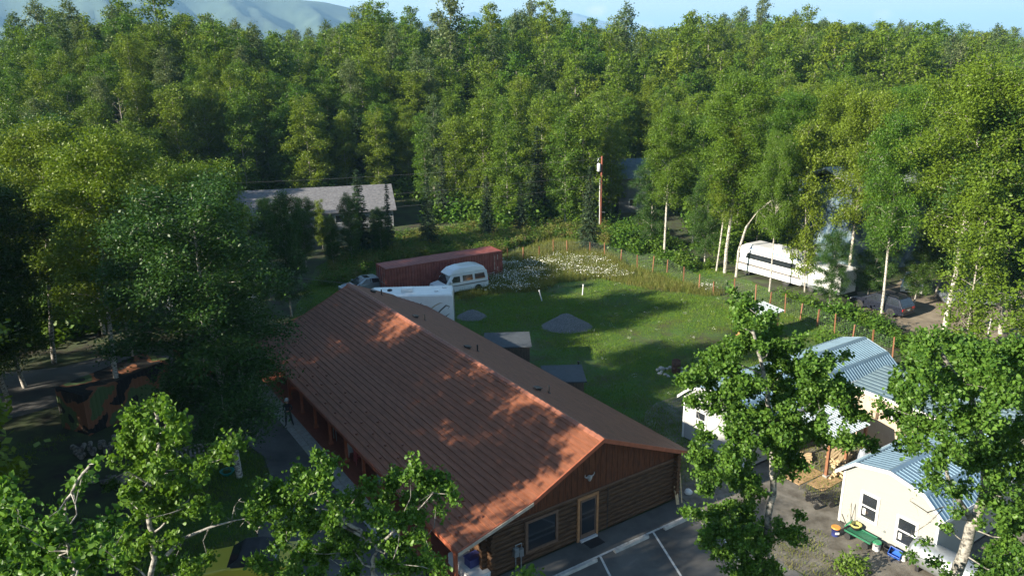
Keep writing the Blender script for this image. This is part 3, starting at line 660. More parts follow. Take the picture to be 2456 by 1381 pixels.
# birches beyond the wire fence and around the dirt lot
for a in (
    ('tallstem0', 1593, 612, 1595, 265, 'yellow green birch with tall white trunk right of the utility pole', .85),
    ('tallstem1', 1718, 650, 1715, 300, 'slender white birch beside the arching birch', .6),
    ('tallstem2', 1738, 655, 1765, 190, 'tallest yellow birch on the edge of the lawn', .85),
    ('tallstem3', 1845, 700, 1870, 330, 'thin birch in front of the white motorhome', .55),
    ('hero1', 1985, 742, 1985, 560, 'short bushy birch hiding the tail of the white trailer', .9),
    ('hero3', 2075, 730, 2070, 500, 'bushy green birch before the blue white building', .8),
    ('hero0', 2190, 735, 2190, 520, 'bushy birch between the dark wagon and the white car', .8),
    ('hero2', 2245, 700, 2240, 430, 'full birch hiding the right side of the blue white building', .9),
    ('hero1', 1690, 640, 1690, 400, 'bushy green birch between the lawn fence and the tallest birch', .8),
    ('hero0', 1560, 600, 1560, 380, 'leafy green birch just right of the utility pole', .8),
    ('birch0', 1930, 700, 1945, 300, 'thin pale birch between motorhome and white trailer', .7),
    ('tallstem1', 2030, 700, 2050, 230, 'twin trunk birch at the end of the white trailer', .85),
    ('tallstem3', 2113, 756, 2140, 290, 'birch standing in front of the dark parked wagon', .7),
    ('tallstem0', 2262, 805, 2330, 150, 'big leaning birch with white trunk at the edge of the dirt lot', .95),
    ('hero2', 2400, 800, 2420, 230, 'broad birch overhanging the fallen stop sign', 1.0),
    ('tallstem3', 2230, 640, 2230, 220, 'birch behind the dirt lot in front of the blue white building', .9),
    ('hero2', 2330, 700, 2330, 240, 'bushy birch over the vehicles at the dirt lot', .9),
    ('tallstem0', 1960, 600, 1960, 200, 'yellow green birch behind the motorhome', .9),
    ('tallstem1', 2110, 610, 2120, 215, 'birch in front of the tall blue white building', .85),
    ('tallstem3', 1660, 590, 1655, 290, 'bushy birch behind the tall white trunk near the pole', .8),
    ('tallstem1', 1850, 590, 1850, 230, 'leafy birch behind the arching birch', .9),
    ('hero2', 2450, 640, 2450, 200, 'birch at the right edge beyond the dirt lot', 1.0),
    ('hero0', 560, 655, 560, 468, 'dense birch hiding the left end of the grey roofed building', .9),
    ('hero3', 650, 645, 648, 478, 'dense birch left of centre before the grey roofed building', .8),
    ('hero1', 735, 640, 735, 476, 'dense birch before the middle of the grey roofed building', .8),
    ('hero2', 800, 640, 800, 520, 'low dense birch at the left end of the weed band', .8),
    ('hero0', 845, 632, 842, 470, 'dark dense birch before the right half of the grey roof', .65),
    ('hero1', 915, 615, 912, 500, 'low dark birch at the right end of the grey roofed building', .8),
    ('birch1', 600, 600, 600, 492, 'young birch in front of the left end of the grey roofed building', .9),
    ('birch3', 690, 590, 690, 488, 'young birch in front of the middle of the grey roof', .8),
    ('birch0', 775, 600, 775, 480, 'bushy birch left of the dark spruce by the grey roof', .8),
    ('spruce0', 1412, 600, 1412, 395, 'green young spruce left of the utility pole', .9),
    ('spruce1', 868, 610, 860, 405, 'dark spruce in front of the grey roofed building', 1.15),
    ('spruce2', 935, 600, 930, 430, 'thin half bare spruce beside the grey roofed building', .7),
    ('spruce0', 1030, 590, 1030, 420, 'dark spruce at the forest edge above the red container', 1.0),
    ('spruce2', 1250, 560, 1250, 440, 'low dark spruce at the forest edge behind the meadow', 1.2),
    ('spruce1', 1170, 570, 1165, 420, 'spruce at the forest edge left of the low dark spruce', 1.1),
): tree_px(*a[:6], wide=a[6])
# the arching birch: bent right over by its own weight
def arch():
    p0 = G(1765, 665); rng = np.random.default_rng(4); T = TB(); y = p0.y
    P = [np.array(AT(u, v, y-.15*k)) for k, (u, v) in enumerate(((1765, 665), (1772, 600), (1790, 545), (1818, 505), (1850, 482), (1885, 470), (1920, 467)))]; P[0][2] = 0
    T.tube(np.array(P)-P[0], [.13, .12, .11, .095, .075, .05, .02], 8)
    C = []
    for k in range(3, 7):
        for _ in range(5):
            e = P[k]+rng.normal(0, .5, 3)+[.2, 0, -.5]; T.tube([P[k]-P[0], e-P[0]], [.02, .005], 4); C.append(e-P[0])
    C = np.array(C); ix = rng.integers(0, len(C), 1700); V, Q = cards(rng, C[ix]+rng.normal(0, .33, (1700, 3))*[1, 1, 1.3], .15)
    t = thing('birch_tree', 'white birch bent over in an arch beside the lawn fence', 'birch tree', tuple(P[0]))
    link('trunk', T.mesh('arch_trunk', M['birch_bark']), t); link('crown', qmesh('arch_crown', V, Q, [M['leaf_birch']]), t)
arch()
# forest
rng = np.random.default_rng(11)
CLEAR = [[(-25, 48), (-27, 66), (-20, 90), (-12, 93), (14, 95), (19, 84), (26, 74), (33, 66), (47, 72), (72, 76), (72, 52), (44, 50), (33, 52), (27, 47), (24, 20), (-8, 0), (-20, 20), (-27, 38)],
         [(-42, 86), (-13, 92), (-16, 110), (-44, 105)], [(13, 86), (21, 88), (24, 102), (24, 115), (13, 115)], [(20, 66), (34, 62), (37, 71), (25, 80)], [(30, 70), (45, 72), (44, 86), (30, 84)], [(-24, 62), (-20, 92), (-44, 90), (-52, 72), (-40, 62)],
         [(-80, 35), (-20, 50), (-20, 55), (-80, 43)]]
pts = []
def region(x0, x1, y0, y1, sp, cond):
    xs = np.arange(x0, x1, sp); ys = np.arange(y0, y1, sp); X, Y = np.meshgrid(xs, ys); X = X+rng.uniform(-.45, .45, X.shape)*sp; Y = Y+rng.uniform(-.45, .45, Y.shape)*sp
    X, Y = X.ravel(), Y.ravel(); k = cond(X, Y)
    for c in CLEAR: k &= ~inpoly(X, Y, c)
    pts.extend(zip(X[k], Y[k]))
a_in = lambda X, Y: (np.abs(X/np.maximum(Y, 1)) < .74)
region(-110, 110, 44, 132, 4.6, lambda X, Y: a_in(X, Y) & ((Y > 60) | (X > 30) | (X < -25)))
near = np.array(pts); pts = []
region(-250, 250, 132, 300, 4.5, lambda X, Y: a_in(X, Y) & (np.hypot(X, Y) > 120))
far = np.array(pts); pts = []
# keep the built trees clear
hero_xy = np.array([(o.location.x, o.location.y) for o in COL.objects if o.name.startswith(('birch_tree', 'spruce_tree'))])
dd = np.min(np.hypot(near[:, None, 0]-hero_xy[None, :, 0], near[:, None, 1]-hero_xy[None, :, 1]), 1); near = near[dd > 3.2]
beam = lambda x, y: (x < -27) & (x > -75) & ((np.abs(y-57-.543*(x+5)) < 3.6) | (np.abs(y-70-.543*(x+5)) < 3.6))   # strips cleared of trees so the sun reaches the camper and red container
near = near[~beam(near[:, 0], near[:, 1])]
order = np.argsort(np.hypot(near[:, 0], near[:, 1])); near = near[order]
cnt = {'birch': 0, 'cotton': 0, 'spruce': 0, 'snag': 0}; rest = []
ZL = {'birch': ('leafy birch in the wood left of the log building', 'leafy birch in the wooded rise behind the lawn', 'leafy birch in the wood right of the utility pole'),
      'cotton': ('grey green cottonwood in the wood at left', 'grey green cottonwood in the wooded rise behind the lawn', 'grey green cottonwood in the wood at right'),
      'spruce': ('narrow dark spruce in the wood at left', 'narrow dark spruce in the wooded rise behind the lawn', 'narrow dark spruce in the wood at right'),
      'snag': ('bare grey dead tree in the wood at left', 'bare grey dead tree in the wooded rise behind the lawn', 'bare grey dead tree in the wood at right')}
for (x, y) in near:
    q = rng.uniform(); az = x/y; zone = 0 if az < -.2 else (1 if az < .13 else 2)
    pc, ps = ((.06, .10), (.09, .16), (.04, .04))[zone]
    edge = y < 100 and zone == 1
    k = 'cotton' if q < pc else 'spruce' if q < pc+ps*(1.6 if edge else 1) else 'snag' if q < pc+ps+.03 else 'birch'
    if cnt[k] >= 255: rest.append((x, y)); continue
    cnt[k] += 1; nv = {'birch': 5, 'cotton': 3, 'spruce': 3, 'snag': 1}[k]
    h = {'birch': rng.uniform(10.5, 15.5), 'cotton': rng.uniform(14, 18.5), 'spruce': rng.uniform(6, 13), 'snag': rng.uniform(8, 12)}[k]
    if zone == 2 and y < 95: h = min(h, 13.5)
    vi = int(rng.integers(0, nv)); u_ = 1228+1905*x/y
    size = ('low' if h < 11.5 else 'tall' if h > 14 else 'mid sized') if k != 'spruce' else ('young' if h < 8 else 'tall' if h > 11 else 'mid sized')
    look = {'birch': ('round crowned grey trunked', 'round crowned white trunked', 'full crowned grey trunked', 'wide crowned grey trunked', 'narrow white trunked')[vi % 5], 'cotton': 'grey green', 'spruce': 'dark', 'snag': 'bare grey'}[k]
    place = next(t_ for lim, t_ in ((350, 'at the far left'), (750, 'behind the grey road'), (1000, 'above the grey roofed building'), (1420, 'behind the meadow'), (1750, 'right of the utility pole'), (2150, 'behind the motorhome'), (9999, 'beyond the dirt lot')) if u_ < lim)
    row = 'in front' if y < 82 else 'midway' if y < 108 else 'far back'
    nm_ = {'birch': 'birch', 'cotton': 'cottonwood', 'spruce': 'spruce', 'snag': 'dead tree'}[k]; lb = '%s %s %s %s %s' % (size, look, nm_, row, place)
    tree('%s%d' % (k, vi), x, y, h, lb, lb.replace(nm_, {'birch': 'birches', 'cottonwood': 'cottonwoods', 'spruce': 'spruces', 'dead tree': 'dead trees'}[nm_]), wide=rng.uniform(.85, 1.15))
far = np.array(list(map(tuple, far))+rest)
az = far[:, 0]/far[:, 1]; ixs = np.where(rng.uniform(size=len(far)) < .12, 5, np.where(rng.uniform(size=len(far)) < .09, 4, rng.integers(0, 4, len(far))))
wl = []
for y_ in np.arange(-25, 78, 5.0):
    for x_ in np.arange(-95, -.68*max(y_, 3)-3, 5.0 if y_ > 22 else 6.0): wl.append((x_+rng.uniform(-2, 2), y_+rng.uniform(-2, 2)))
wl = np.array(wl); wk = ~inpoly(wl[:, 0], wl[:, 1], CLEAR[-1]) & (wl[:, 0] < -16) & ~beam(wl[:, 0], wl[:, 1]); wl = wl[wk]; far = np.concatenate([far, wl]); ixs = np.concatenate([ixs, rng.integers(0, 5, len(wl))])
scl = rng.uniform(.68, 1.2, len(far)); scl = np.where(rng.uniform(size=len(far)) < .07, scl*1.25, scl); lo_ = (far[:, 0] < -16) & (far[:, 1] < 16); scl = np.where(lo_, .74, scl); ixs = np.where(lo_ & (ixs == 4), 0, ixs)
scatter('distant_forest', 'distant mixed forest rising to the skyline', 'forest', FAR, np.column_stack([far, terrain(far[:, 0], far[:, 1])-.1]), rng.uniform(0, 6.28, len(far)), scl, idx=ixs)
print('TREES', cnt, len(far))
# trees just outside the left of the frame, whose shadows cross the yard
SH = [(-13, 12, 12), (-17, 16, 13.5), (-20, 20.5, 15), (-22, 25, 15.5), (-26, 30, 15.5), (-15, 3, 13), (-24, 20, 16), (-22, 14, 13), (-27, 19, 14), (-31, 25, 15), (-33, 32, 15), (-19, 6, 13), (-36, 20, 15), (-29, 9, 14), (-38, 12, 15), (-42, 28, 15), (-25, 1, 14), (-35, 3, 15), (-45, 36, 15), (-47, 19, 15), (-17, -3, 13), (-24, -9, 14), (-34, -6, 15), (-14, -12, 13), (-44, 5, 15)]
for i_, (x, y, h) in enumerate(SH):
    tree('birch%d' % (i_ % 5), x, y, h, 'birch standing beyond the left side of the yard', 'birches beyond the left side of the yard', z=0, wide=1.1)

# ------------------------------------------------------------------ poplars right in front of the camera
def fg_tree(label, y, trunk, clumps, leaf, dens=1.0, bare=(), seed=0, tr=.13, lm='leaf_poplar', name='poplar_tree', extra=()):
    rng = np.random.default_rng(seed); T = TB()
    P = [np.array(AT(u, v, y+dy)) for u, v, dy in trunk]
    base = np.array([P[0][0]+(P[0][0]-P[1][0])*.3, P[0][1], -.1]); org = base.copy(); org[2] = 0
    full = [base]+P; k = len(full); zz = np.array([p[2] for p in full]); top = zz[-1]
    rad = [tr*max(.10, 1-max(0, z)/(top+1.5))**.8+.006 for z in zz]
    fine = []; fr = []
    for a in range(k-1):
        n_ = 4
        for s_ in range(n_):
            t = s_/n_; q = full[a]+(full[a+1]-full[a])*t
            fine.append(q+rng.normal(0, .025, 3)*(1 if a else 0)-org); fr.append(rad[a]+(rad[a+1]-rad[a])*t)
    fine.append(full[-1]-org); fr.append(rad[-1]); fine = np.array(fine)
    T.tube(fine, fr, 9)
    allC = []; cen = []
    for (u, v, r) in clumps:
        dy = rng.uniform(-1, 1)*min(1.3, r/60+.4); c = np.array(AT(u, v, y+dy)); mpp = (c[1]*_c-(c[2]-CH)*_s)/CF; cen.append((c-org, r, mpp))
    cen.sort(key=lambda q: np.min(np.linalg.norm(fine-(q[0]-[0, 0, .4]), axis=1)))
    nod = [(p, r_) for p, r_ in zip(fine, fr)]
    for (c0, r, mpp) in cen:
        R = r*mpp; L = leaf/mpp; nl = int(dens*PI*r*r*3.6/(.45*L*L))
        # limb grows out of the nearest wood below it
        D = [np.linalg.norm(p-(c0-[0, 0, .22]))+(.55 if p[2] > c0[2]+.05 else 0)-min(.25, r_*1.5) for p, r_ in nod]; s0, rs = nod[int(np.argmin(D))]
        re = min(rs*.62, .024); mid = (s0+c0)/2+rng.normal(0, .07, 3)-[0, 0, .05]
        T.tube([s0, mid, c0], [re, max(.006, re*.75), max(.005, re*.55)], 5); nod.append((c0, max(.006, re*.6)))
        nt_ = max(4, int(R*26)); tips = c0+rng.normal(0, 1, (nt_, 3))*R*.52*np.array([1, 1, .95]); n_t = 0
        for tp in tips:
            if rng.uniform() < .22: T.tube([c0+(tp-c0)*.1, (c0+tp)/2+rng.normal(0, .03, 3), tp], [.005, .004, .002], 3)
        # leaves strung along the twigs, denser at the tips
        ix = rng.integers(0, nt_, nl); s_ = rng.uniform(.35, 1.1, (nl, 1))**.7
        C = c0+(tips[ix]-c0)*s_+rng.normal(0, leaf*.95, (nl, 3)); allC.append(C)
    for path, r0 in bare:
        B = np.array([np.array(AT(u, v, y+dy))-org for u, v, dy in path]); rr_ = np.linspace(r0, .006, len(B)); T.tube(B, rr_, 6)
        for q in B[1:]:
            for _ in range(2): e = q+rng.normal(0, .14, 3); T.tube([q, (q+e)/2+rng.normal(0, .02, 3), e], [.008, .005, .002], 3)
    C = np.concatenate(allC); V, Q = leaves(rng, C, leaf, .25, .45)
    t = thing(name, label, name.replace('_', ' '), tuple(org)); link('trunk', T.mesh('poplar_trunk', M['pop_bark']), t); link('crown', qmesh('poplar_crown', V, Q, [M[lm]]), t)
    return t
fg_tree('nearest right poplar in front of the white sheds and the parking stripes', 18, [(1832, 1381, 0), (1847, 1235, 0), (1852, 1130, .1), (1850, 1000, 0), (1825, 860, .1), (1793, 735, 0)],
    [(1788, 732, 30), (1775, 775, 38), (1830, 760, 38), (1800, 815, 55), (1850, 820, 48), (1735, 850, 45), (1890, 870, 50), (1700, 905, 45), (1655, 915, 26), (1665, 955, 26), (1765, 905, 70), (1850, 930, 80), (1940, 890, 50), (1985, 880, 40), (1960, 950, 60), (2020, 930, 42),
     (2040, 990, 40), (1745, 985, 60), (1850, 1010, 75), (1950, 1030, 65), (2040, 1060, 38), (2085, 1070, 20), (1690, 1045, 24), (1770, 1065, 60), (1880, 1075, 50), (1690, 1110, 38), (1720, 1150, 50), (1790, 1150, 45), (1900, 1110, 38), (1670, 1080, 24), (1790, 1235, 48), (1730, 1225, 36), (1665, 1235, 18), (1640, 1228, 12),
     (1760, 1290, 52), (1820, 1290, 50), (1885, 1270, 32), (1700, 1270, 36), (1800, 1350, 48), (1845, 1365, 35), (1785, 1385, 50), (1730, 1320, 30), (1905, 1290, 18), (1920, 1235, 12)], .076, 1.75, seed=1, tr=.16)
fg_tree('large poplar at the right edge with a forked grey trunk before the white shed', 17, [(2290, 1385, 0), (2330, 1270, 0), (2365, 1170, 0), (2360, 1080, .1), (2330, 960, .1), (2260, 850, 0)],
    [(2190, 890, 45), (2240, 820, 36), (2215, 860, 42), (2290, 830, 48), (2340, 850, 50), (2400, 860, 60), (2450, 840, 50), (2160, 940, 45), (2110, 965, 16), (2130, 990, 20), (2180, 1000, 50), (2240, 930, 60), (2310, 920, 65), (2390, 940, 75), (2450, 930, 60), (2240, 1010, 60), (2310, 1010, 60), (2380, 1030, 65), (2450, 1030, 70),
     (2200, 1060, 36), (2260, 1090, 50), (2330, 1100, 50), (2400, 1110, 65), (2460, 1120, 60), (2240, 1150, 30), (2300, 1170, 30), (2400, 1190, 45), (2450, 1220, 60), (2290, 1220, 15), (2270, 1265, 14), (2420, 1290, 50), (2460, 1330, 60), (2390, 1350, 48), (2430, 1390, 60), (2220, 1300, 12), (2190, 1330, 14), (2240, 1350, 16), (2270, 1375, 16), (2350, 1250, 12)],
    .080, 1.2, bare=[([(2340, 1260, 0), (2300, 1200, -.1), (2275, 1150, -.2), (2264, 1100, -.2), (2230, 1060, -.2)], .09), ([(2264, 1215, 0), (2225, 1228, -.3), (2190, 1205, -.6), (2182, 1200, -.7)], .018), ([(2260, 1222, 0), (2225, 1255, -.2), (2180, 1285, -.3), (2155, 1283, -.4)], .016)], seed=2, tr=.26)
fg_tree('poplar at the bottom left with a pale crooked trunk and a bare side limb', 11.2, [(362, 1390, 0), (365, 1320, 0), (368, 1265, 0), (352, 1225, .05), (372, 1150, 0), (380, 1060, 0), (372, 985, 0)],
    [(372, 975, 24), (345, 1000, 34), (410, 990, 28), (310, 1030, 34), (375, 1040, 44), (425, 1040, 34), (295, 1065, 26), (345, 1085, 44), (410, 1090, 36), (330, 1130, 36), (380, 1130, 34), (440, 1120, 22), (310, 1180, 30), (350, 1185, 40), (410, 1180, 36), (460, 1160, 16), (310, 1200, 20), (330, 1250, 30), (420, 1225, 34), (465, 1210, 28), (300, 1290, 26), (340, 1300, 30), (420, 1290, 22),
     (520, 1080, 26), (560, 1060, 20), (490, 1110, 20), (545, 1095, 20), (575, 1062, 14), (480, 1130, 14), (450, 1370, 34), (500, 1340, 20), (310, 1350, 30), (400, 1350, 22), (520, 1230, 12)],
    .064, 1.4, bare=[([(400, 1330, 0), (440, 1290, .1), (500, 1265, .2), (560, 1248, .3), (595, 1242, .35)], .034), ([(365, 1165, 0), (325, 1140, -.1), (305, 1130, -.2)], .02), ([(555, 1250, .3), (562, 1215, .3), (572, 1200, .3)], .008), ([(590, 1243, .3), (610, 1268, .3), (625, 1262, .3)], .008)], seed=3, tr=.12)
fg_tree('spreading poplar at the bottom centre covering the near corner of the driveway', 12, [(900, 1395, 0), (893, 1350, 0), (905, 1310, 0), (860, 1270, .1), (800, 1230, .1), (775, 1160, 0), (768, 1110, 0)],
    [(765, 1100, 20), (785, 1120, 24), (770, 1150, 26), (725, 1135, 22), (705, 1150, 22), (740, 1160, 30), (660, 1165, 24), (620, 1165, 14), (640, 1195, 34), (690, 1195, 36), (650, 1225, 36), (740, 1215, 36), (790, 1185, 28), (620, 1245, 26), (690, 1245, 36), (800, 1230, 36), (850, 1215, 34), (860, 1180, 18), (895, 1165, 26), (940, 1150, 32), (985, 1140, 30), (1030, 1140, 32), (1070, 1155, 24), (1090, 1185, 16), (1050, 1190, 24),
     (920, 1200, 32), (965, 1195, 34), (1010, 1180, 26), (900, 1250, 38), (960, 1245, 36), (1005, 1235, 26), (1045, 1220, 14), (740, 1270, 38), (820, 1280, 40), (670, 1295, 38), (720, 1325, 38), (780, 1330, 40), (850, 1320, 30), (930, 1300, 36), (980, 1290, 34), (1020, 1290, 16), (650, 1345, 34), (700, 1375, 34), (770, 1375, 36), (840, 1375, 30), (940, 1350, 34), (990, 1350, 26), (1035, 1345, 22), (1050, 1370, 20), (960, 1385, 26), (1020, 1330, 14)],
    .062, 1.25, bare=[([(880, 1290, 0), (800, 1250, .2), (740, 1215, .3), (700, 1195, .4)], .035), ([(905, 1310, 0), (960, 1260, 0), (1010, 1215, -.1), (1040, 1180, -.2)], .03), ([(775, 1175, 0), (745, 1185, -.1), (725, 1192, -.1)], .012)], seed=4, tr=.12)
fg_tree('leafy tree top in the bottom left corner with one sprig standing up', 8.5, [(180, 1400, 0), (175, 1350, 0), (165, 1290, 0), (158, 1230, 0), (165, 1180, 0), (215, 1118, 0)],
    [(225, 1112, 8), (210, 1130, 10), (195, 1150, 12), (175, 1170, 18), (170, 1200, 14), (30, 1190, 20), (12, 1180, 22), (45, 1215, 18), (20, 1250, 30), (70, 1240, 20), (110, 1285, 30), (60, 1290, 34), (150, 1275, 24), (210, 1270, 22), (260, 1250, 16), (275, 1240, 12), (240, 1300, 18), (200, 1310, 30), (20, 1320, 40), (90, 1340, 44), (150, 1340, 40), (220, 1350, 36), (40, 1380, 40), (120, 1390, 40), (190, 1395, 34), (280, 1340, 18), (300, 1270, 10), (130, 1240, 14)],
    .066, 1.7, seed=5, tr=.07, name='young_poplar')
fg_tree('small twig top poking up at the bottom edge by the log wall', 13, [(1262, 1420, 0), (1258, 1385, 0)], [(1262, 1375, 14), (1283, 1372, 10), (1250, 1385, 14), (1275, 1388, 12)], .08, 1.0, seed=6, tr=.03, name='young_poplar')

# ------------------------------------------------------------------ ground cover
rng = np.random.default_rng(77)
def inview(x, y, z=0, mg=60):
    q0 = x; q1 = y; q2 = z-CH; wv = q1*FW[1]+q2*FW[2]; uu = 1228+CF*(q0*RT[0]+q1*RT[1]+q2*RT[2])/wv; vv = 690.5-CF*(q0*UP[0]+q1*UP[1]+q2*UP[2])/wv
    return (wv > 1) & (uu > -mg) & (uu < 2456+mg) & (vv > -mg) & (vv < 1381+mg)
def fill(poly, sp, jit=1.):
    p = np.array([q[:2] for q in poly]); x = np.arange(p[:, 0].min(), p[:, 0].max(), sp); y = np.arange(p[:, 1].min(), p[:, 1].max(), sp); X, Y = np.meshgrid(x, y)
    X = (X+rng.uniform(-.5, .5, X.shape)*sp*jit).ravel(); Y = (Y+rng.uniform(-.5, .5, Y.shape)*sp*jit).ravel(); k = inpoly(X, Y, p) & inview(X, Y); return np.column_stack([X[k], Y[k]])
def z0(P, z=.0): return np.column_stack([P, np.full(len(P), z)])
def px(*a): return [tuple(G(u, v)[:2]) for u, v in a]
LB_FOOT = [tuple(BL(*p)[:2]) for p in ((-8.4, .0), (5.1, .0), (5.1, 29), (-8.4, 29))]
MEADOW = px((1090, 705), (1120, 690), (1185, 665), (1190, 625), (1330, 578), (1420, 590), (1500, 640), (1620, 680), (1760, 705), (1700, 712), (1560, 695), (1440, 668), (1340, 680), (1290, 700), (1180, 705), (1110, 722))
P = fill(LAWN, .21); P = P[~inpoly(P[:, 0], P[:, 1], LB_FOOT) & ~inpoly(P[:, 0], P[:, 1], MEADOW)]
tufts = [tuft('tuft_%d' % k, k, 16, .085, .11, .006, 'grass') for k in range(4)]
nz = fbm(P[:, 0], P[:, 1], 5, 2); kk = nz+rng.uniform(-.1, .1, len(P)) > .30; P = P[kk]; nz = nz[kk]; scatter('lawn_grass', 'short green lawn grass behind the log building', 'grass', tufts, z0(P, .004), rng.uniform(0, 6.28, len(P)), .2+2.1*nz*rng.uniform(.5, 1.4, len(P)))
P2 = fill(FG, .17); P3 = fill([tuple(BL(*p)[:2]) for p in ((-19, 6), (-12, 10), (-12, 18), (-16, 26), (-30, 26), (-32, 8))], .4)
P3 = P3[fbm(P3[:, 0], P3[:, 1], 3, 9) > .47]
scatter('verge_grass', 'rough green grass beside the driveway', 'grass', tufts, np.concatenate([z0(P2, .028), z0(P3, .0)]), rng.uniform(0, 6.28, len(P2)+len(P3)), rng.uniform(.8, 1.7, len(P2)+len(P3)))
YV = fill(YARD, .28); YV = YV[fbm(YV[:, 0], YV[:, 1], 2.6, 4) > .50]
weeds = [tuft('weed_%d' % k, 20+k, 14, .12, .12, .010, 'tall_grass') for k in range(3)]
scatter('yard_weeds', 'sparse dry weeds in the gravel around the sheds', 'weeds', weeds, z0(YV, .008), rng.uniform(0, 6.28, len(YV)), rng.uniform(.5, 1.3, len(YV)))
tall = [tuft('tall_%d' % k, 30+k, 22, .62, .22, .010, 'tall_grass', lean=.3) for k in range(3)]; dais = [tuft('daisy_%d' % k, 40+k, 20, .50, .24, .007, 'tall_grass', daisies=9) for k in range(3)]
P = fill(MEADOW, .30); D = fbm(P[:, 0], P[:, 1], 4.5, 8); pxs = px((1150, 712), (1135, 690), (1230, 655), (1330, 600), (1420, 610), (1490, 655), (1460, 690), (1380, 660), (1280, 690), (1230, 700))
dz_ = inpoly(P[:, 0], P[:, 1], pxs); isd = (dz_ & (D > .44) & (rng.uniform(size=len(D)) < .36)) | (D > .70); A_ = P; B_ = P[isd]
scatter('meadow_grass', 'tall yellow green meadow grass inside the wire fence', 'grass', tall, z0(A_), rng.uniform(0, 6.28, len(A_)), rng.uniform(.6, 1.25, len(A_)))
C_ = fill(LAWN, 1.9); C_ = C_[~inpoly(C_[:, 0], C_[:, 1], LB_FOOT) & (fbm(C_[:, 0], C_[:, 1], 6, 21) > .45)]
B_ = np.concatenate([B_, C_]); scatter('daisies', 'white daisies flowering in the unmown meadow', 'flowers', dais, z0(B_), rng.uniform(0, 6.28, len(B_)), np.concatenate([rng.uniform(.7, 1.25, len(B_)-len(C_)), rng.uniform(.2, .5, len(C_))]))
sh = [shrubmesh('bush_%d' % k, 50+k, .75, .9, 420, .17) for k in range(4)]; fw = [shrubmesh('weedbush_%d' % k, 60+k, .55, .95, 300, .14, 'tall_grass' if k < 2 else 'leaf_shrub', flower=10 if k != 1 else 0) for k in range(4)]
BAND = px((760, 690), (790, 640), (900, 575), (1150, 545), (1440, 535), (1480, 585), (1320, 572), (1190, 612), (1060, 610), (900, 640), (850, 680))
P = fill(BAND, .62); k = np.ones(len(P), bool)
for c in CLEAR[3:4]: k &= ~inpoly(P[:, 0], P[:, 1], c)
P = P[k]; scatter('tall_weeds', 'thick band of tall weeds and fireweed behind the red container', 'weeds', fw, z0(P), rng.uniform(0, 6.28, len(P)), rng.uniform(.6, 1.25, len(P)))
RB = px((1450, 545), (1560, 545), (1760, 610), (1800, 640), (2020, 730), (2100, 760), (2140, 800), (2280, 850), (2456, 860), (2500, 1000), (2250, 900), (2160, 850), (2000, 790), (1900, 730), (1760, 690), (1600, 640), (1470, 590))
P = fill(RB, .8); P = P[fbm(P[:, 0], P[:, 1], 4, 12) > .42]
F_ = near[:, :2]; e = rng.normal(0, 1.9, (len(F_)*5, 2)); U_ = np.repeat(F_, 5, 0)+e; k = inview(U_[:, 0], U_[:, 1], 0, 100)
for c in CLEAR: k &= ~inpoly(U_[:, 0], U_[:, 1], c)
U_ = U_[k]; P = np.concatenate([P, U_]); zz = terrain(P[:, 0], P[:, 1])
scatter('undergrowth', 'leafy green bushes growing under and before the trees', 'bushes', sh, np.column_stack([P, zz-.05]), rng.uniform(0, 6.28, len(P)), np.concatenate([rng.uniform(.35, 1.0, len(P)-len(U_))**1.0*(.6+1.6*fbm(P[:len(P)-len(U_), 0], P[:len(P)-len(U_), 1], 5, 3)), rng.uniform(1.1, 3.4, len(U_))]))
# single bushes one can point at
for (u, v, s_, lb) in ((2030, 770, 1.7, 'round green bush left of the dark parked wagon'), (1985, 830, 1.4, 'low green bush behind the far blue roofed shed'), (2200, 850, 1.7, 'green bush at the near edge of the dirt lot'), (2350, 700, 2.3, 'large bush in front of the pale pickup at the dirt lot'), (1490, 600, 1.8, 'green bush at the fence corner right of the spruce'), (2040, 1370, 1.0, 'dark weed bush at the bottom edge near the white shed'), (270, 1170, .6, 'low leafy clump near the split logs')):
    p = G(u, v); t = thing('bush', lb, 'bush', p); t.scale = (s_, s_, s_); link('foliage', sh[int(u) % 4], t)

# ------------------------------------------------------------------ sheds
M['siding'] = mat('cream_siding', (.29, .285, .255), .7, .03, 2, .15, 30, stretch=(1, 1, 14))
M['siding_grey'] = mat('grey_siding', (.30, .31, .31), .7, .05, 2, .15, 30, stretch=(1, 1, 14))
M['siding_tan'] = mat('tan_siding', (.42, .34, .25), .7, .05, 2)
M['blue_roof'] = mat('pale_blue_metal_roof', (.19, .28, .35), .38, .08, 1.5, metal=.35, spec=.6)
M['teal_roof'] = mat('slate_blue_roof', (.13, .19, .22), .6, .12, 2)
M['light_roof'] = mat('light_metal_roof', (.46, .52, .54), .4, .08, 1.5, metal=.3)
M['win_blind'] = mat('sticker', (.62, .64, .60), .7, .05)
SHZ = BZ
def shed_frame(name, label, org, group=None):
    return thing(name, label, 'shed', org, SHZ, group)
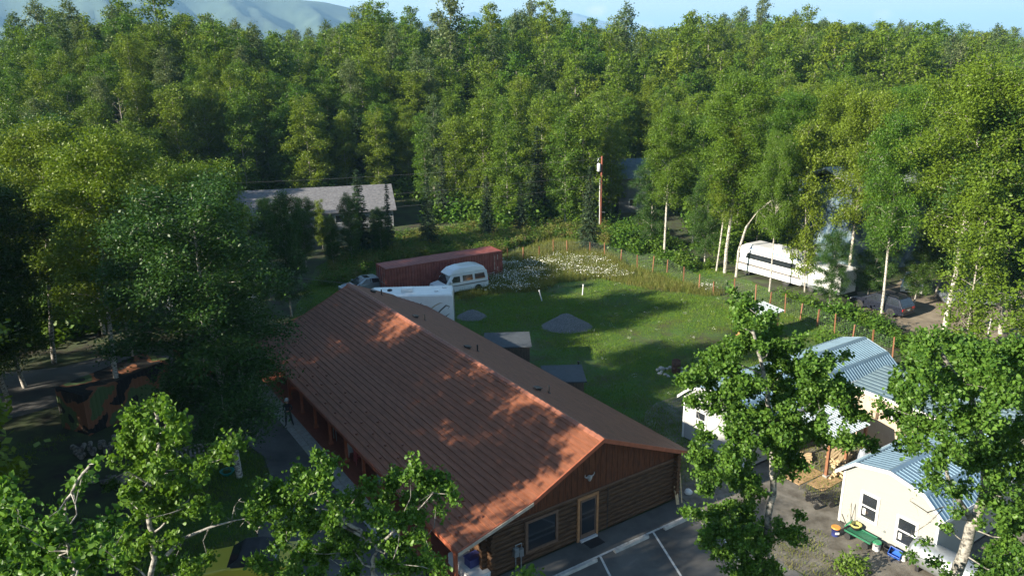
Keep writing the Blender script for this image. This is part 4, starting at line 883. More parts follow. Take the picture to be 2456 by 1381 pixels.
# local frame: +X goes away from the camera along the ridge (right/back), -Y runs along the gable to the right
def ribs(mb, p0, p1, q0, q1, sp=.23, h=.028, w=.04, m=1):
    """p0-p1 is the lower edge, q0-q1 the upper edge; ribs run between them"""
    p0, p1, q0, q1 = map(Vector, (p0, p1, q0, q1)); L = (p1-p0).length; n = int(L/sp); nr = (p1-p0).cross(q0-p0).normalized()
    if nr.z < 0: nr = -nr
    for k in range(n+1):
        t = k/n; mb.beam(p0.lerp(p1, t)+nr*h/2, q0.lerp(q1, t)+nr*h/2, w, h, m)
def gambrel(name, label, org, W, L, eave, knee, peak, kx, wall, ov=.28, wins=(), siding_label=None):
    t = shed_frame(name, label, org); pr = [(ov, eave-.0), (-kx, knee), (-W/2, peak), (-W+kx, knee), (-W-ov, eave)]
    mb = MB(); mb.prism([(0, .12), (0, eave+.12), (-kx, knee-.06), (-W/2, peak-.06), (-W+kx, knee-.06), (-W, eave+.12), (-W, .12)], 'x', 0, L); mb.build('wall', wall, t)
    mb = MB(); z_ = .16
    def hwid(z): return (W/2+.0) if z < eave+.1 else W/2-kx*(z-eave-.1)/(knee-eave-.1) if z < knee-.08 else (W/2-kx)*(1-(z-knee+.08)/(peak-knee))
    while z_ < peak-.25:
        h_ = hwid(z_+.11); 
        if h_ > .2: mb.add([(-.004, -W/2-h_, z_+.11), (-.004, -W/2+h_, z_+.11), (-.016, -W/2+h_, z_), (-.016, -W/2-h_, z_), (0, -W/2-h_, z_), (0, -W/2+h_, z_)], [(0, 1, 2, 3), (3, 2, 5, 4)])
        z_ += .125
    mb.build('siding_boards', wall, t, fix=False)
    mb = MB(); mb.prism([(.0+.02, .0), (.02, .12), (-W-.02, .12), (-W-.02, 0)], 'x', .06, L-.06); mb.build('skid', M['black'], t)
    mb = MB()
    for (a, b) in zip(pr[:-1], pr[1:]):
        mb.add([(-ov, a[0], a[1]), (L+ov, a[0], a[1]), (L+ov, b[0], b[1]), (-ov, b[0], b[1])]+[(-ov, a[0], a[1]-.05), (L+ov, a[0], a[1]-.05), (L+ov, b[0], b[1]-.05), (-ov, b[0], b[1]-.05)], [(0, 1, 2, 3), (4, 7, 6, 5), (0, 4, 5, 1), (3, 2, 6, 7), (0, 3, 7, 4), (1, 5, 6, 2)])
        ribs(mb, (-ov, a[0], a[1]), (L+ov, a[0], a[1]), (-ov, b[0], b[1]), (L+ov, b[0], b[1]), m=0)
    rf = mb.build('roof', M['blue_roof'], t)
    mb = MB(); nk = pr[2]
    mb.add([(-ov, nk[0]+.16, nk[1]-.02), (L+ov, nk[0]+.16, nk[1]-.02), (L+ov, nk[0], nk[1]+.055), (-ov, nk[0], nk[1]+.055), (-ov, nk[0]-.16, nk[1]-.02), (L+ov, nk[0]-.16, nk[1]-.02)], [(0, 1, 2, 3), (3, 2, 5, 4)])
    for k in (1, 3):
        a = pr[k]; s_ = 1 if k == 1 else -1
        mb.add([(-ov, a[0]+s_*.09, a[1]-.05), (L+ov, a[0]+s_*.09, a[1]-.05), (L+ov, a[0], a[1]+.045), (-ov, a[0], a[1]+.045), (-ov, a[0]-s_*.1, a[1]+.055), (L+ov, a[0]-s_*.1, a[1]+.055)], [(0, 1, 2, 3), (3, 2, 5, 4)])
    mb.build('ridge_cap', M['blue_roof'], rf)
    mb = MB()
    for (a, b) in zip(pr[:-1], pr[1:]):
        for x_ in (-ov-.02, L+ov+.02): mb.add([(x_+dx, a[0], a[1]+dz) for dx in (-.02, .02) for dz in (.03, -.13)]+[(x_+dx, b[0], b[1]+dz) for dx in (-.02, .02) for dz in (.03, -.13)], [(0, 1, 3, 2), (4, 6, 7, 5), (0, 4, 5, 1), (2, 3, 7, 6), (0, 2, 6, 4), (1, 5, 7, 3)])
    mb.b2((-ov, ov, eave-.14), (L+ov, ov+.03, eave+.02)); mb.b2((-ov, -W-ov-.03, eave-.14), (L+ov, -W-ov, eave+.02))
    mb.build('fascia', M['white_paint'], t)
    mb = MB()
    for y_ in (.02, -W-.02): mb.box((-.02, y_*1.0-(.05 if y_ > 0 else -.05), eave/2+.1), (.05, .10, eave))
    mb.build('corner_trim', M['white_paint'], t)
    for (y0, y1, za, zb) in wins: window(t, y0, y1, za, zb)
    return t
def window(t, y0, y1, za, zb, x=-.0, mat_='white_paint'):
    mb = MB(); mb.b2((x-.03, y1, za), (x-.01, y0, zb)); wn = mb.build('window', M['glass'], t)
    mb = MB(); f = .11
    mb.b2((x-.06, y1-f, za-f), (x-.005, y0+f, za)); mb.b2((x-.06, y1-f, zb), (x-.005, y0+f, zb+f)); mb.b2((x-.06, y1-f, za), (x-.005, y1, zb)); mb.b2((x-.06, y0, za), (x-.005, y0+f, zb)); mb.b2((x-.05, y1, (za+zb)/2-.035), (x-.004, y0, (za+zb)/2+.035)); mb.build('window_frame', M[mat_], wn)
    mb = MB(); mb.b2((x-.034, y0-.20, za+.12), (x-.0305, y0-.06, za+.42)); mb.build('sticker', M['win_blind'], wn)
wh = gambrel('garden_shed', 'cream gambrel shed with two white framed windows and a pale blue metal roof', (15.08, 31.1, 0), 4.4, 6.4, 2.66, 3.45, 3.78, .62, M['siding'], wins=((-1.03, -1.72, .92, 2.06), (-2.76, -3.50, .62, 1.76)))
mb = MB(); mb.cyl((-.06, -2.2, .72), (-.005, -2.2, .72), .05, n=10); mb.build('outlet_cover', M['grey_metal'], wh)
lg = gambrel('garden_shed', 'long grey gambrel shed behind the poplar with a pale blue metal roof', (9.6, 39.4, 0), 4.4, 13.0, 2.62, 3.42, 3.9, .62, M['siding_grey'], wins=((-.95, -1.6, 1.2, 2.1),))
# cream building with a slate roof between the sheds
cb = thing('cream_building', 'tan building with slate blue roof between the two gambrel sheds', 'building', (19.25, 39.75, 0), SHZ)
mb = MB(); mb.b2((0, -7.5, 0), (3.1, 0, 2.95)); mb.build('wall', M['siding_tan'], cb)
mb = MB()
for k in range(10):
    a, b = k/10, (k+1)/10; mb.b2((-.25+3.6*a, -7.8, 2.97+.35*a-.05), (-.25+3.6*b, .25, 2.97+.35*a+.02+.03))
mb.build('roof', M['teal_roof'], cb)
mb = MB(); mb.b2((-.29, -7.85, 2.82), (-.255, .3, 3.02)); mb.b2((-.25, .255, 2.82), (3.4, .29, 3.05)); mb.build('fascia', M['white_paint'], cb)
window(cb, -2.35, -3.35, 1.95, 2.45); window(cb, -4.3, -5.6, 1.95, 2.45)
mb = MB(); mb.b2((-.30, -1.55, 1.6), (-.0, -1.15, 1.95)); 
for k in range(5): mb.b2((-.32, -1.53, 1.63+k*.06), (-.30, -1.17, 1.66+k*.06))
mb.build('air_vent', M['siding_tan'], cb)
mb = MB()
for k in range(18): mb.b2((-.012, -.3-k*.41, .05), (-.002, -.29-k*.41, 2.9))
mb.build('siding_joint', mat('siding_groove', (.50, .42, .32), .8), cb)
bshed = gambrel('garden_shed', 'shed with blue metal roof mostly hidden behind the right edge poplar', (21.9, 37.9, 0), 4.2, 6.0, 2.6, 3.3, 3.7, .6, M['siding'])
bshed.location = (24.6, 34.4, 0)
# lean-to with lumber
ln = thing('lean_to', 'open lean-to with white ribbed roof and orange posts beside the long grey shed', 'shelter', (15.6, 35.6, 0), SHZ)
mb = MB(); A0, A1, B0, B1 = (-.3, -.9, 2.12), (3.2, -.9, 2.12), (-.3, 1.5, 2.5), (3.2, 1.5, 2.5)
mb.add([A0, A1, B1, B0]+[(p[0], p[1], p[2]-.03) for p in (A0, A1, B1, B0)], [(0, 1, 2, 3), (4, 7, 6, 5), (0, 4, 5, 1), (2, 6, 7, 3), (0, 3, 7, 4), (1, 5, 6, 2)]); ribs(mb, A0, A1, B0, B1, .2, m=0); mb.build('roof', M['light_roof'], ln)
M['orange_wood'] = mat('stained_post', (.20, .085, .04), .7, .2, 4)
pp = None
for (x_, y_) in ((0, -.75), (1.6, -.75), (3.1, -.75), (0, 1.35), (3.1, 1.35)):
    if pp is None:
        mb = MB(); mb.b2((-.07, -.07, .15), (.07, .07, 2.08)); mb.b2((-.13, -.13, 0), (.13, .13, .16), 1); pp = mb.build('post', [M['orange_wood'], M['concrete']], ln); pp.location = (x_, y_, 0)
    else: dup(pp, (x_, y_, 0), parent=ln)
M['lumber'] = mat('sawn_lumber', (.50, .38, .22), .75, .25, 3, .3, 15, stretch=(1, 6, 6))
M['plywood'] = mat('plywood', (.40, .26, .13), .75, .15, 3)
rg = random.Random(3)
def lumber(name, label, loc, rz, n, L, spread, mk='lumber'):
    mb = MB()
    for k in range(n):
        lay = k//6; mb.box((rg.uniform(-.08, .08), (k % 6-2.5)*.15, .05+lay*.07), (L*rg.uniform(.75, 1.05), .13, .045), rg.uniform(-spread, spread))
    o = mb.build(name, M[mk]); o.location = loc; o.rotation_euler = (0, 0, rz); return tag(o, label, 'lumber')
lumber('lumber_stack', 'pale stack of sawn boards under the lean-to roof', (17.15, 36.25, .3), SHZ+.3, 24, 1.5, .15)
lumber('lumber_stack', 'low stack of grey brown boards left of the orange lean-to post', (15.1, 37.0, .0), SHZ-.9, 18, 1.9, .04)
mb = MB(); mb.box((0, 0, .03), (2.0, 1.2, .03)); mb.box((.3, -1.15, .03), (1.7, .9, .03), .05); o = mb.build('plywood_sheets', M['plywood']); o.location = (14.9, 35.3, .0); o.rotation_euler = (0, 0, SHZ); tag(o, 'brown plywood sheets lying on the ground before the lean-to', 'plywood')
mb = MB()
for k in range(9): mb.cyl((rg.uniform(-.5, .5), rg.uniform(-.3, .3)-.3, .1+.07*(k % 3)), (rg.uniform(-.5, .5)+.3, rg.uniform(-.3, .3)+.4, .1+.08*(k % 3)), .06, n=8)
o = mb.build('firewood_pile', M['lumber']); o.location = (16.6, 35.3, 0); tag(o, 'small pile of round firewood beside the orange lean-to post', 'firewood')
mb = MB(); mb.lathe((0, 0, 0), [(.32, 0), (.36, .25), (.30, .7), (.20, 1.0), (.02, 1.12)], 9); o = mb.build('tarp_bundle', mat('striped_tarp', (.10, .13, .17), .6, .5, 14, .6, 10, col2=(.36, .40, .46), stretch=(3, 3, .6))); o.location = (18.3, 36.0, 0); tag(o, 'upright bundle wrapped in grey blue striped tarp', 'tarp bundle')

# two dark roofed huts behind the log building
M['old_board'] = mat('weathered_board', (.085, .060, .042), .85, .35, 4, .5, 12, col2=(.16, .12, .09), stretch=(8, 8, .6))
M['felt'] = mat('dark_roofing_felt', (.055, .065, .075), .8, .15, 3, .3, 60)
for (nm, lb, c, wx, wy) in (('pump_hut', 'larger weathered plank hut with flat dark roof behind the log building', (-.35, 49.9), 3.2, 2.5), ('pump_hut', 'smaller plank hut with flat dark roof nearest the gable end of the log building', (3.1, 43.9), 2.6, 2.3)):
    t = thing(nm, lb, 'hut', (c[0], c[1], 0), .05)
    mb = MB(); mb.b2((-wx/2+.15, -wy/2+.15, 0), (wx/2-.15, wy/2-.15, 1.95))
    x_ = -wx/2+.2
    while x_ < wx/2-.2:
        mb.b2((x_, -wy/2+.12, .02), (x_+.09, -wy/2+.148, 1.93)); x_ += .17
    mb.build('wall', M['old_board'], t)
    mb = MB(); mb.add([(-wx/2, -wy/2, 1.96), (wx/2, -wy/2, 1.96), (wx/2, wy/2, 2.12), (-wx/2, wy/2, 2.12), (-wx/2, -wy/2, 2.05), (wx/2, -wy/2, 2.05), (wx/2, wy/2, 2.21), (-wx/2, wy/2, 2.21)], [(0, 3, 2, 1), (4, 5, 6, 7), (0, 1, 5, 4), (1, 2, 6, 5), (2, 3, 7, 6), (3, 0, 4, 7)]); mb.build('roof', M['felt'], t, bevel=.01)
# small shed with light roof at the lawn's right edge
t = thing('small_shed', 'small orange walled shed with a pale ribbed metal roof at the lawn edge', 'shed', (16.7, 54.6, 0), math.radians(40))
mb = MB(); mb.b2((.15, -1.55, 0), (3.6, -.1, 1.95)); mb.build('wall', mat('orange_plywood', (.55, .30, .12), .7, .12, 3), t)
mb = MB(); a0, a1, b0, b1 = (-.1, -1.75, 2.0), (3.9, -1.75, 2.0), (-.1, .1, 2.28), (3.9, .1, 2.28)
mb.add([a0, a1, b1, b0]+[(p[0], p[1], p[2]-.06) for p in (a0, a1, b1, b0)], [(0, 1, 2, 3), (4, 7, 6, 5), (0, 4, 5, 1), (2, 6, 7, 3), (0, 3, 7, 4), (1, 5, 6, 2)]); ribs(mb, a0, a1, b0, b1, .3, m=0); mb.build('roof', M['light_roof'], t)
window_ = MB(); window_.b2((.6, -1.58, .9), (1.4, -1.555, 1.5)); wn = window_.build('window', M['glass'], t)
mb = MB()
for lo, hi in (((.52, .82), (1.48, .9)), ((.52, 1.5), (1.48, 1.58)), ((.52, .9), (.6, 1.5)), ((1.4, .9), (1.48, 1.5))): mb.b2((lo[0], -1.6, lo[1]), (hi[0], -1.556, hi[1]))
mb.build('window_frame', M['white_paint'], wn)

# ------------------------------------------------------------------ buildings in the trees
M['shingle_grey'] = mat('grey_shingle_roof', (.13, .13, .14), .9, .2, 3, .5, 30, col2=(.18, .18, .19))
M['white_wall'] = mat('white_wall', (.60, .61, .62), .7, .06, 2)
gb = thing('grey_roofed_building', 'long low building with a grey shingle roof among the trees', 'building', (-17.0, 90.0, 0), math.radians(180-14))
def house(t, L, W, e, p, roofm, wallm, win=6, dx=1.9):
    mb = MB(); mb.prism([(0, 0), (0, e), (-W/2, p-.12), (-W, e), (-W, 0)], 'x', 0, L); mb.build('wall', wallm, t)
    mb = MB(); rf_ = [(.5, e-.12), (-W/2, p), (-W-.5, e-.12)]
    for a, b in zip(rf_[:-1], rf_[1:]): mb.add([(-.4, a[0], a[1]), (L+.4, a[0], a[1]), (L+.4, b[0], b[1]), (-.4, b[0], b[1])]+[(-.4, a[0], a[1]-.14), (L+.4, a[0], a[1]-.14), (L+.4, b[0], b[1]-.14), (-.4, b[0], b[1]-.14)], [(0, 1, 2, 3), (4, 7, 6, 5), (0, 4, 5, 1), (3, 2, 6, 7), (0, 3, 7, 4), (1, 5, 6, 2)])
    mb.build('roof', roofm, t)
    for k in range(win):
        mb = MB(); x_ = 1.2+k*(L-2)/win; mb.b2((x_, .005, 1.0), (x_+1.0, .03, 1.9)); q = mb.build('window', M['glass'], t)
        mb = MB(); mb.b2((x_-.08, .005, .92), (x_+1.08, .045, 1.0)); mb.b2((x_-.08, .005, 1.9), (x_+1.08, .045, 1.98)); mb.b2((x_-.08, .005, 1.0), (x_, .045, 1.9)); mb.b2((x_+1.0, .005, 1.0), (x_+1.08, .045, 1.9)); mb.build('window_frame', M['white_paint'], q)
gb.rotation_euler = (0, 0, math.radians(193)); gb.location = (-15.0, 96.5, 0)
house(gb, 22, 12, 2.5, 4.6, M['shingle_grey'], mat('dark_grey_wall', (.22, .23, .24), .8, .1, 2), 8)  # walls in one even dark grey
# flip: W negative puts the far side behind; keep its front facing the camera
hs = thing('wood_house', 'house with a blue grey roof half hidden in trees behind the utility pole', 'house', (21.6, 104, 0), math.radians(186))
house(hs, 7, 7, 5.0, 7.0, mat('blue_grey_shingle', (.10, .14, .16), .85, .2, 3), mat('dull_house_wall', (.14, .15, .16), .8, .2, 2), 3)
bb = thing('tall_building', 'tall blue and white clad building hidden behind the birches at right', 'building', (33.2, 73, 0), math.radians(16))
mb = MB(); mb.b2((0, 0, 0), (9, 9, 8.0)); mb.build('wall', mat('blue_white_wrap', (.06, .12, .20), .6, .3, .9, .3, 5, col2=(.17, .23, .27), thr=(.42, .58)), bb)
mb = MB(); mb.prism([(-.4, 8.1), (4.5, 9.6), (9.4, 8.1), (9.4, 8.25), (4.5, 9.8), (-.4, 8.25)], 'x', -.4, 9.4); mb.build('roof', M['light_roof'], bb)
for k in range(2):
    mb = MB(); mb.b2((1.6+k*3.6, -.04, 4.8), (3.0+k*3.6, -.005, 6.4)); mb.build('window', M['glass'], bb)

# ------------------------------------------------------------------ containers
def container(name, label, org, rz, L, mt, doors=True, marks=False, H=2.59, W=2.44):
    """origin: near left bottom corner; +X along the long side, +Y away; door end at x=0"""
    t = thing(name, label, 'container', org, rz); mb = MB()
    def corr(p, d, n_, L_, z0, z1, dep=.045, pitch=.28):
        p = Vector(p); d = Vector(d).normalized(); n_ = Vector(n_); k = int(L_/pitch); vs = []
        for i in range(k):
            b = i*L_/k; s = L_/k
            for (f, o) in ((0, 0), (.25, 0), (.4, -dep), (.85, -dep)): q = p+d*(b+f*s)+n_*o; vs.append(q)
        vs.append(p+d*L_); n = len(vs); V = [Vector((q.x, q.y, z0)) for q in vs]+[Vector((q.x, q.y, z1)) for q in vs]
        mb.add(V, [(i, i+1, n+i+1, n+i) for i in range(n-1)])
    corr((.1, .02, 0), (1, 0, 0), (0, -1, 0), L-.2, .14, H-.12, -.045); corr((.1, W-.02, 0), (1, 0, 0), (0, 1, 0), L-.2, .14, H-.12, -.045); corr((L-.02, .1, 0), (0, 1, 0), (1, 0, 0), W-.2, .14, H-.12, -.045)
    mb.build('wall', mt, t)
    mb = MB()
    for x_ in (.0, L-.12):
        for y_ in (0, W-.12): mb.b2((x_, y_, 0), (x_+.12, y_+.12, H-.003))
    for y_ in (0, W-.08): mb.b2((.12, y_, .02), (L-.12, y_+.08, .15)); mb.b2((.12, y_, H-.13), (L-.12, y_+.08, H-.01))
    for x_ in (0, L-.08): mb.b2((x_, .12, .02), (x_+.08, W-.12, .15)); mb.b2((x_, .12, H-.13), (x_+.08, W-.12, H-.01))
    mb.build('frame', mt, t)
    mb = MB(); n = int(L/.19); V = []
    for i in range(n+1): V += [(.08+(L-.16)*i/n, .08, H-.03+(.018 if i % 2 else 0)), (.08+(L-.16)*i/n, W-.08, H-.03+(.018 if i % 2 else 0))]
    mb.add(V, [(2*i, 2*i+1, 2*i+3, 2*i+2) for i in range(n)]); mb.build('roof', mt, t)
    for k in range(2):
        y0 = .13+k*(W-.26)/2; mb = MB(); mb.b2((.02, y0, .16), (.06, y0+(W-.26)/2-.015, H-.14))
        for j in range(5): mb.b2((.005, y0+.05, .3+j*.48), (.02, y0+(W-.26)/2-.06, .3+j*.48+.3))
        d = mb.build('door', mt, t)
        mb = MB()
        for yy in (.28, .78): mb.cyl((-.03, y0+yy, .14), (-.03, y0+yy, H-.1), .02, n=6)
        for yy in (.28, .78): mb.b2((-.05, y0+yy-.02, 1.1), (-.02, y0+yy+.28, 1.15))
        mb.build('locking_bar', M['grey_metal'] if doors else mt, d)
    if marks:
        mb = MB(); rg2 = random.Random(2)
        for col, (x_, n_, zt) in enumerate(((L-.95, 11, 2.25), (L-.62, 4, 2.3), (L-.62, 3, 1.1))):
            for k in range(n_):
                z_ = zt-k*.135; mb.b2((x_, -.034, z_-.10), (x_+.02, -.030, z_)); mb.b2((x_+.02, -.034, z_-.02), (x_+.06, -.030, z_)); 
                if rg2.random() < .6: mb.b2((x_+.06, -.034, z_-.10), (x_+.08, -.030, z_))
                if rg2.random() < .6: mb.b2((x_+.02, -.034, z_-.10), (x_+.06, -.030, z_-.08))
        mb.build('marking', mat('stencil_white', (.6, .55, .5), .7, .2, 9), t)
    return t
M['red_steel'] = mat('oxide_red_steel', (.22, .052, .042), .55, .2, 1.6, .2, 20, col2=(.30, .09, .07))
container('shipping_container', 'long rust red shipping container behind the camper and the van', (-11.35, 66.9, 0), math.radians(31), 12.19, M['red_steel'], marks=True)
cm, ct, cpn = _nm('camouflage_paint'); tcn = N(ct, 'ShaderNodeTexCoord'); ns = N(ct, 'ShaderNodeTexNoise', i_Scale=.55, i_Detail=1.5); r = N(ct, 'ShaderNodeValToRGB'); r.color_ramp.interpolation = 'CONSTANT'
e = r.color_ramp.elements; e[0].position = 0; e[0].color = (.012, .012, .012, 1); e[1].position = .45; e[1].color = (.24, .10, .05, 1); x = e.new(.52); x.color = (.09, .14, .05, 1); x = e.new(.66); x.color = (.02, .022, .018, 1)
ct.links.new(tcn.outputs['Object'], ns.inputs[0]); ct.links.new(ns.outputs[0], r.inputs[0]); ct.links.new(r.outputs[0], cpn.inputs['Base Color']); cpn.inputs['Roughness'].default_value = .7
container('camouflage_container', 'camouflage painted steel container under the left birches', (-24.7, 40.5, 0), math.radians(64), 6.06, cm, doors=False)
container('camouflage_container', 'second dark container standing further back beside the road', (-20.6, 47.2, 0), math.radians(64), 6.06, cm, doors=False)

# ------------------------------------------------------------------ vehicles
M['paint_silver'] = mat('silver_blue_paint', (.34, .39, .43), .3, .03, 1, metal=.5, coat=.6)
M['paint_dark'] = mat('dark_blue_paint', (.020, .024, .038), .25, .05, 1, metal=.3, coat=.8)
M['paint_van'] = mat('pale_van_paint', (.66, .71, .74), .3, .03, 1, coat=.5)
M['paint_yellow'] = mat('yellow_paint', (.62, .50, .06), .3, .03, 1, coat=.6)
M['canvas'] = mat('black_canvas', (.020, .021, .024), .8, .3, 3, .4, 8)
M['lamp_red'] = mat('tail_lamp', (.35, .02, .02), .2, .05)
M['lamp_clear'] = mat('head_lamp', (.7, .72, .72), .15, .05)
M['plate'] = mat('licence_plate', (.65, .65, .6), .5, .05)
M['stripe_grey'] = mat('grey_swoosh', (.13, .12, .11), .5, .1)
M['stripe_tan'] = mat('tan_swoosh', (.42, .36, .26), .5, .1)
def shell(name, prof, hw, m, parent, bev=.05, n=1):
    """side outline extruded across the car; hw(z) gives the half width so the sides lean in"""
    mb = MB(); k = len(prof)
    V = [(x, -hw(z), z) for x, z in prof]+[(x, hw(z), z) for x, z in prof]
    mb.add(V, [tuple(range(k-1, -1, -1)), tuple(range(k, 2*k))]+[(i, (i+1) % k, k+(i+1) % k, k+i) for i in range(k)])
    o = mb.build(name, m, parent, bevel=bev)
    return o
def wheels(t, xs, y, r, w=.22):
    w0 = None
    for x in xs:
        for s_ in (-1, 1):
            if w0 is None:
                mb = MB(); mb.cyl((0, -w/2, 0), (0, w/2, 0), r, n=20); w0 = mb.build('wheel', M['rubber'], t); w0.location = (x, s_*y, r)
                mb = MB(); mb.cyl((0, -w/2-.008, 0), (0, w/2+.008, 0), r*.58, n=14); mb.build('rim', M['chrome'], w0)
            else: dup(w0, (x, s_*y, r), parent=t)
def pane(name, poly, hw, m, parent, off=.012):
    """flat glass on both sides following the lean of the body"""
    for s_ in (-1, 1):
        mb = MB(); n = len(poly); V = [(x, s_*(hw(z)+off), z) for x, z in poly]+[(x, s_*(hw(z)-.02), z) for x, z in poly]
        mb.add(V, [tuple(range(n)), tuple(range(n, 2*n))]+[(i, (i+1) % n, n+(i+1) % n, n+i) for i in range(n)]); mb.build(name, m, parent)
def screen(name, a, b, hw, m, parent, ins=.1, off=.012):
    """windscreen between outline points a and b"""
    a = Vector(a); b = Vector(b); d = (b-a).normalized(); nr = Vector((-d.y, d.x)); 
    if nr.y < 0: nr = -nr
    p = a+d*.05+nr*off; q = b-d*.05+nr*off; mb = MB()
    V = [(p.x, -hw(a.y)+ins, p.y), (p.x, hw(a.y)-ins, p.y), (q.x, hw(b.y)-ins, q.y), (q.x, -hw(b.y)+ins, q.y)]; V += [(x-nr.x*.03, y, z-nr.y*.03) for x, y, z in V]
    mb.add(V, [(0, 1, 2, 3), (4, 5, 6, 7), (0, 1, 5, 4), (1, 2, 6, 5), (2, 3, 7, 6), (3, 0, 4, 7)]); return mb.build(name, m, parent)
def small(name, lo, hi, m, parent, bev=0):
    mb = MB(); mb.b2(lo, hi); return mb.build(name, m, parent, bevel=bev)
def car(name, label, cat, loc, rz, L, W, H, paint, kind):
    t = thing(name, label, cat, loc, rz); h = L/2
    hw = lambda z: W/2*(1-.0*z) if z < H*.62 else W/2*(1-.34*(z-H*.62)/(H*.38)*.62)
    if kind == 'sedan':
        low = [(-h, .35), (-h+.05, .82), (-h+.25, .93), (-1.25, .98), (1.0, .95), (h-.35, .80), (h-.02, .62), (h, .30), (1.9, .22), (-1.9, .22)]
        cab = [(-1.75, .92), (-1.05, 1.36), (-.35, H), (.25, H-.01), (1.25, .92)]; win = [[(-1.3, .97), (-.95, 1.29), (-.32, 1.37), (-.32, .97)], [(-.25, .97), (-.25, 1.37), (.2, 1.36), (.85, .97)]]
    elif kind == 'wagon':
        low = [(-h, .35), (-h+.03, .95), (-h+.12, 1.05), (1.0, 1.02), (h-.3, .90), (h-.02, .70), (h, .32), (1.9, .25), (-1.9, .25)]
        cab = [(-h+.06, 1.0), (-h+.45, 1.55), (-1.5, H), (.2, H), (1.35, 1.0)]; win = [[(-2.0, 1.08), (-1.8, 1.5), (-1.2, 1.54), (-1.2, 1.08)], [(-1.12, 1.08), (-1.12, 1.54), (-.3, 1.56), (-.3, 1.08)], [(-.22, 1.08), (-.22, 1.56), (.2, 1.53), (.95, 1.08)]]
    elif kind == 'pickup':
        low = [(-h, .45), (-h+.02, 1.15), (-.95, 1.15), (1.0, 1.12), (h-.25, 1.0), (h, .8), (h, .4), (1.9, .35), (-1.9, .35)]
        cab = [(-1.0, 1.1), (-.85, H), (.45, H), (1.15, 1.1)]; win = [[(-.8, 1.2), (-.75, H-.12), (-.2, H-.12), (-.2, 1.2)], [(-.1, 1.2), (-.1, H-.12), (.4, H-.14), (.85, 1.2)]]
    b = shell('body', low, hw, paint, t, .06)
    c = shell('cabin', cab, hw, paint, t, .05)
    for k, p in enumerate(win): pane('side_window', p, hw, M['glass'], c)
    screen('windscreen', cab[-1], cab[-2], hw, M['glass'], c); screen('rear_window', cab[0], cab[1], hw, M['glass'], c)
    wheels(t, (-L*.29, L*.31), W/2-.10, .33 if kind == 'sedan' else .37)
    for s_ in (-1, 1):
        small('headlight', (h-.16, s_*(W/2-.42), .58), (h+.012, s_*(W/2-.06), .74), M['lamp_clear'], t, .02); small('tail_light', (-h-.012, s_*(W/2-.36), .70), (-h+.14, s_*(W/2-.02), .88), M['lamp_red'], t, .02)
        small('wing_mirror', (.85, s_*(W/2+.16), .98), (.98, s_*(W/2-.02), 1.1), paint, t, .02)
    small('number_plate', (-h-.03, -.16, .62), (-h-.01, .16, .76), M['plate'], t); small('bumper', (-h-.05, -W/2+.08, .34), (-h+.05, W/2-.08, .5), M['black'], t, .02); small('grille', (h-.03, -.5, .42), (h+.02, .5, .58), M['black'], t)
    if kind == 'sedan': small('sunroof', (-.3, -.38, H-.002), (.2, .38, H+.012), M['glass'], c)
    if kind == 'wagon':
        for s_ in (-1, 1): mb = MB(); mb.tube([(-1.7, s_*.56, H), (-1.6, s_*.56, H+.07), (.0, s_*.56, H+.07), (.1, s_*.56, H)], [.02]*4, 6); mb.build('roof_rail', M['black'], c)
    return t
car('parked_sedan', 'silver blue sedan with a sunroof parked at the end of the red container', 'car', (-13.6, 68.6, 0), math.radians(213), 4.7, 1.78, 1.42, M['paint_silver'], 'sedan')
car('parked_wagon', 'dark blue wagon with roof rails parked in the shade of the dirt lot', 'car', (31.0, 61.3, 0), math.radians(123), 4.7, 1.84, 1.66, M['paint_dark'], 'wagon')
car('parked_pickup', 'pale pickup partly hidden by branches on the dirt lot', 'pickup truck', (39.6, 62.6, 0), math.radians(170), 5.6, 1.95, 1.85, M['paint_silver'], 'pickup')
car('parked_sedan', 'white car behind the dark wagon at the far side of the dirt lot', 'car', (36.6, 67.2, 0), math.radians(240), 4.6, 1.78, 1.45, M['rv_white'], 'sedan')
# yellow open car with a black canvas top
t = thing('convertible_car', 'yellow convertible with black canvas top at the bottom left', 'car', tuple(G(600, 1372)), math.radians(8)); t.location.z = 0
hw = lambda z: .86 if z < .8 else .86-.28*(z-.8)
shell('body', [(-2.0, .3), (-2.0, .78), (-1.1, .86), (.75, .86), (1.75, .72), (2.0, .55), (2.0, .25), (-1.5, .2)], hw, M['paint_yellow'], t, .08)
top = shell('soft_top', [(-1.35, .82), (-.95, 1.16), (-.5, 1.27), (.15, 1.25), (.75, .86)], hw, M['canvas'], t, .07)
screen('rear_window', (-1.32, .86), (-.97, 1.14), hw, M['glass'], top, .25); screen('windscreen', (.75, .86), (.17, 1.22), hw, M['glass'], top, .12)
wheels(t, (-1.25, 1.3), .78, .3, .2)
for s_ in (-1, 1): small('headlight', (1.85, s_*.78, .5), (2.01, s_*.5, .64), M['lamp_clear'], t, .02); small('wing_mirror', (.55, s_*1.0, .84), (.68, s_*.82, .94), M['paint_yellow'], t, .02)
t.rotation_euler = (0, 0, math.radians(188))
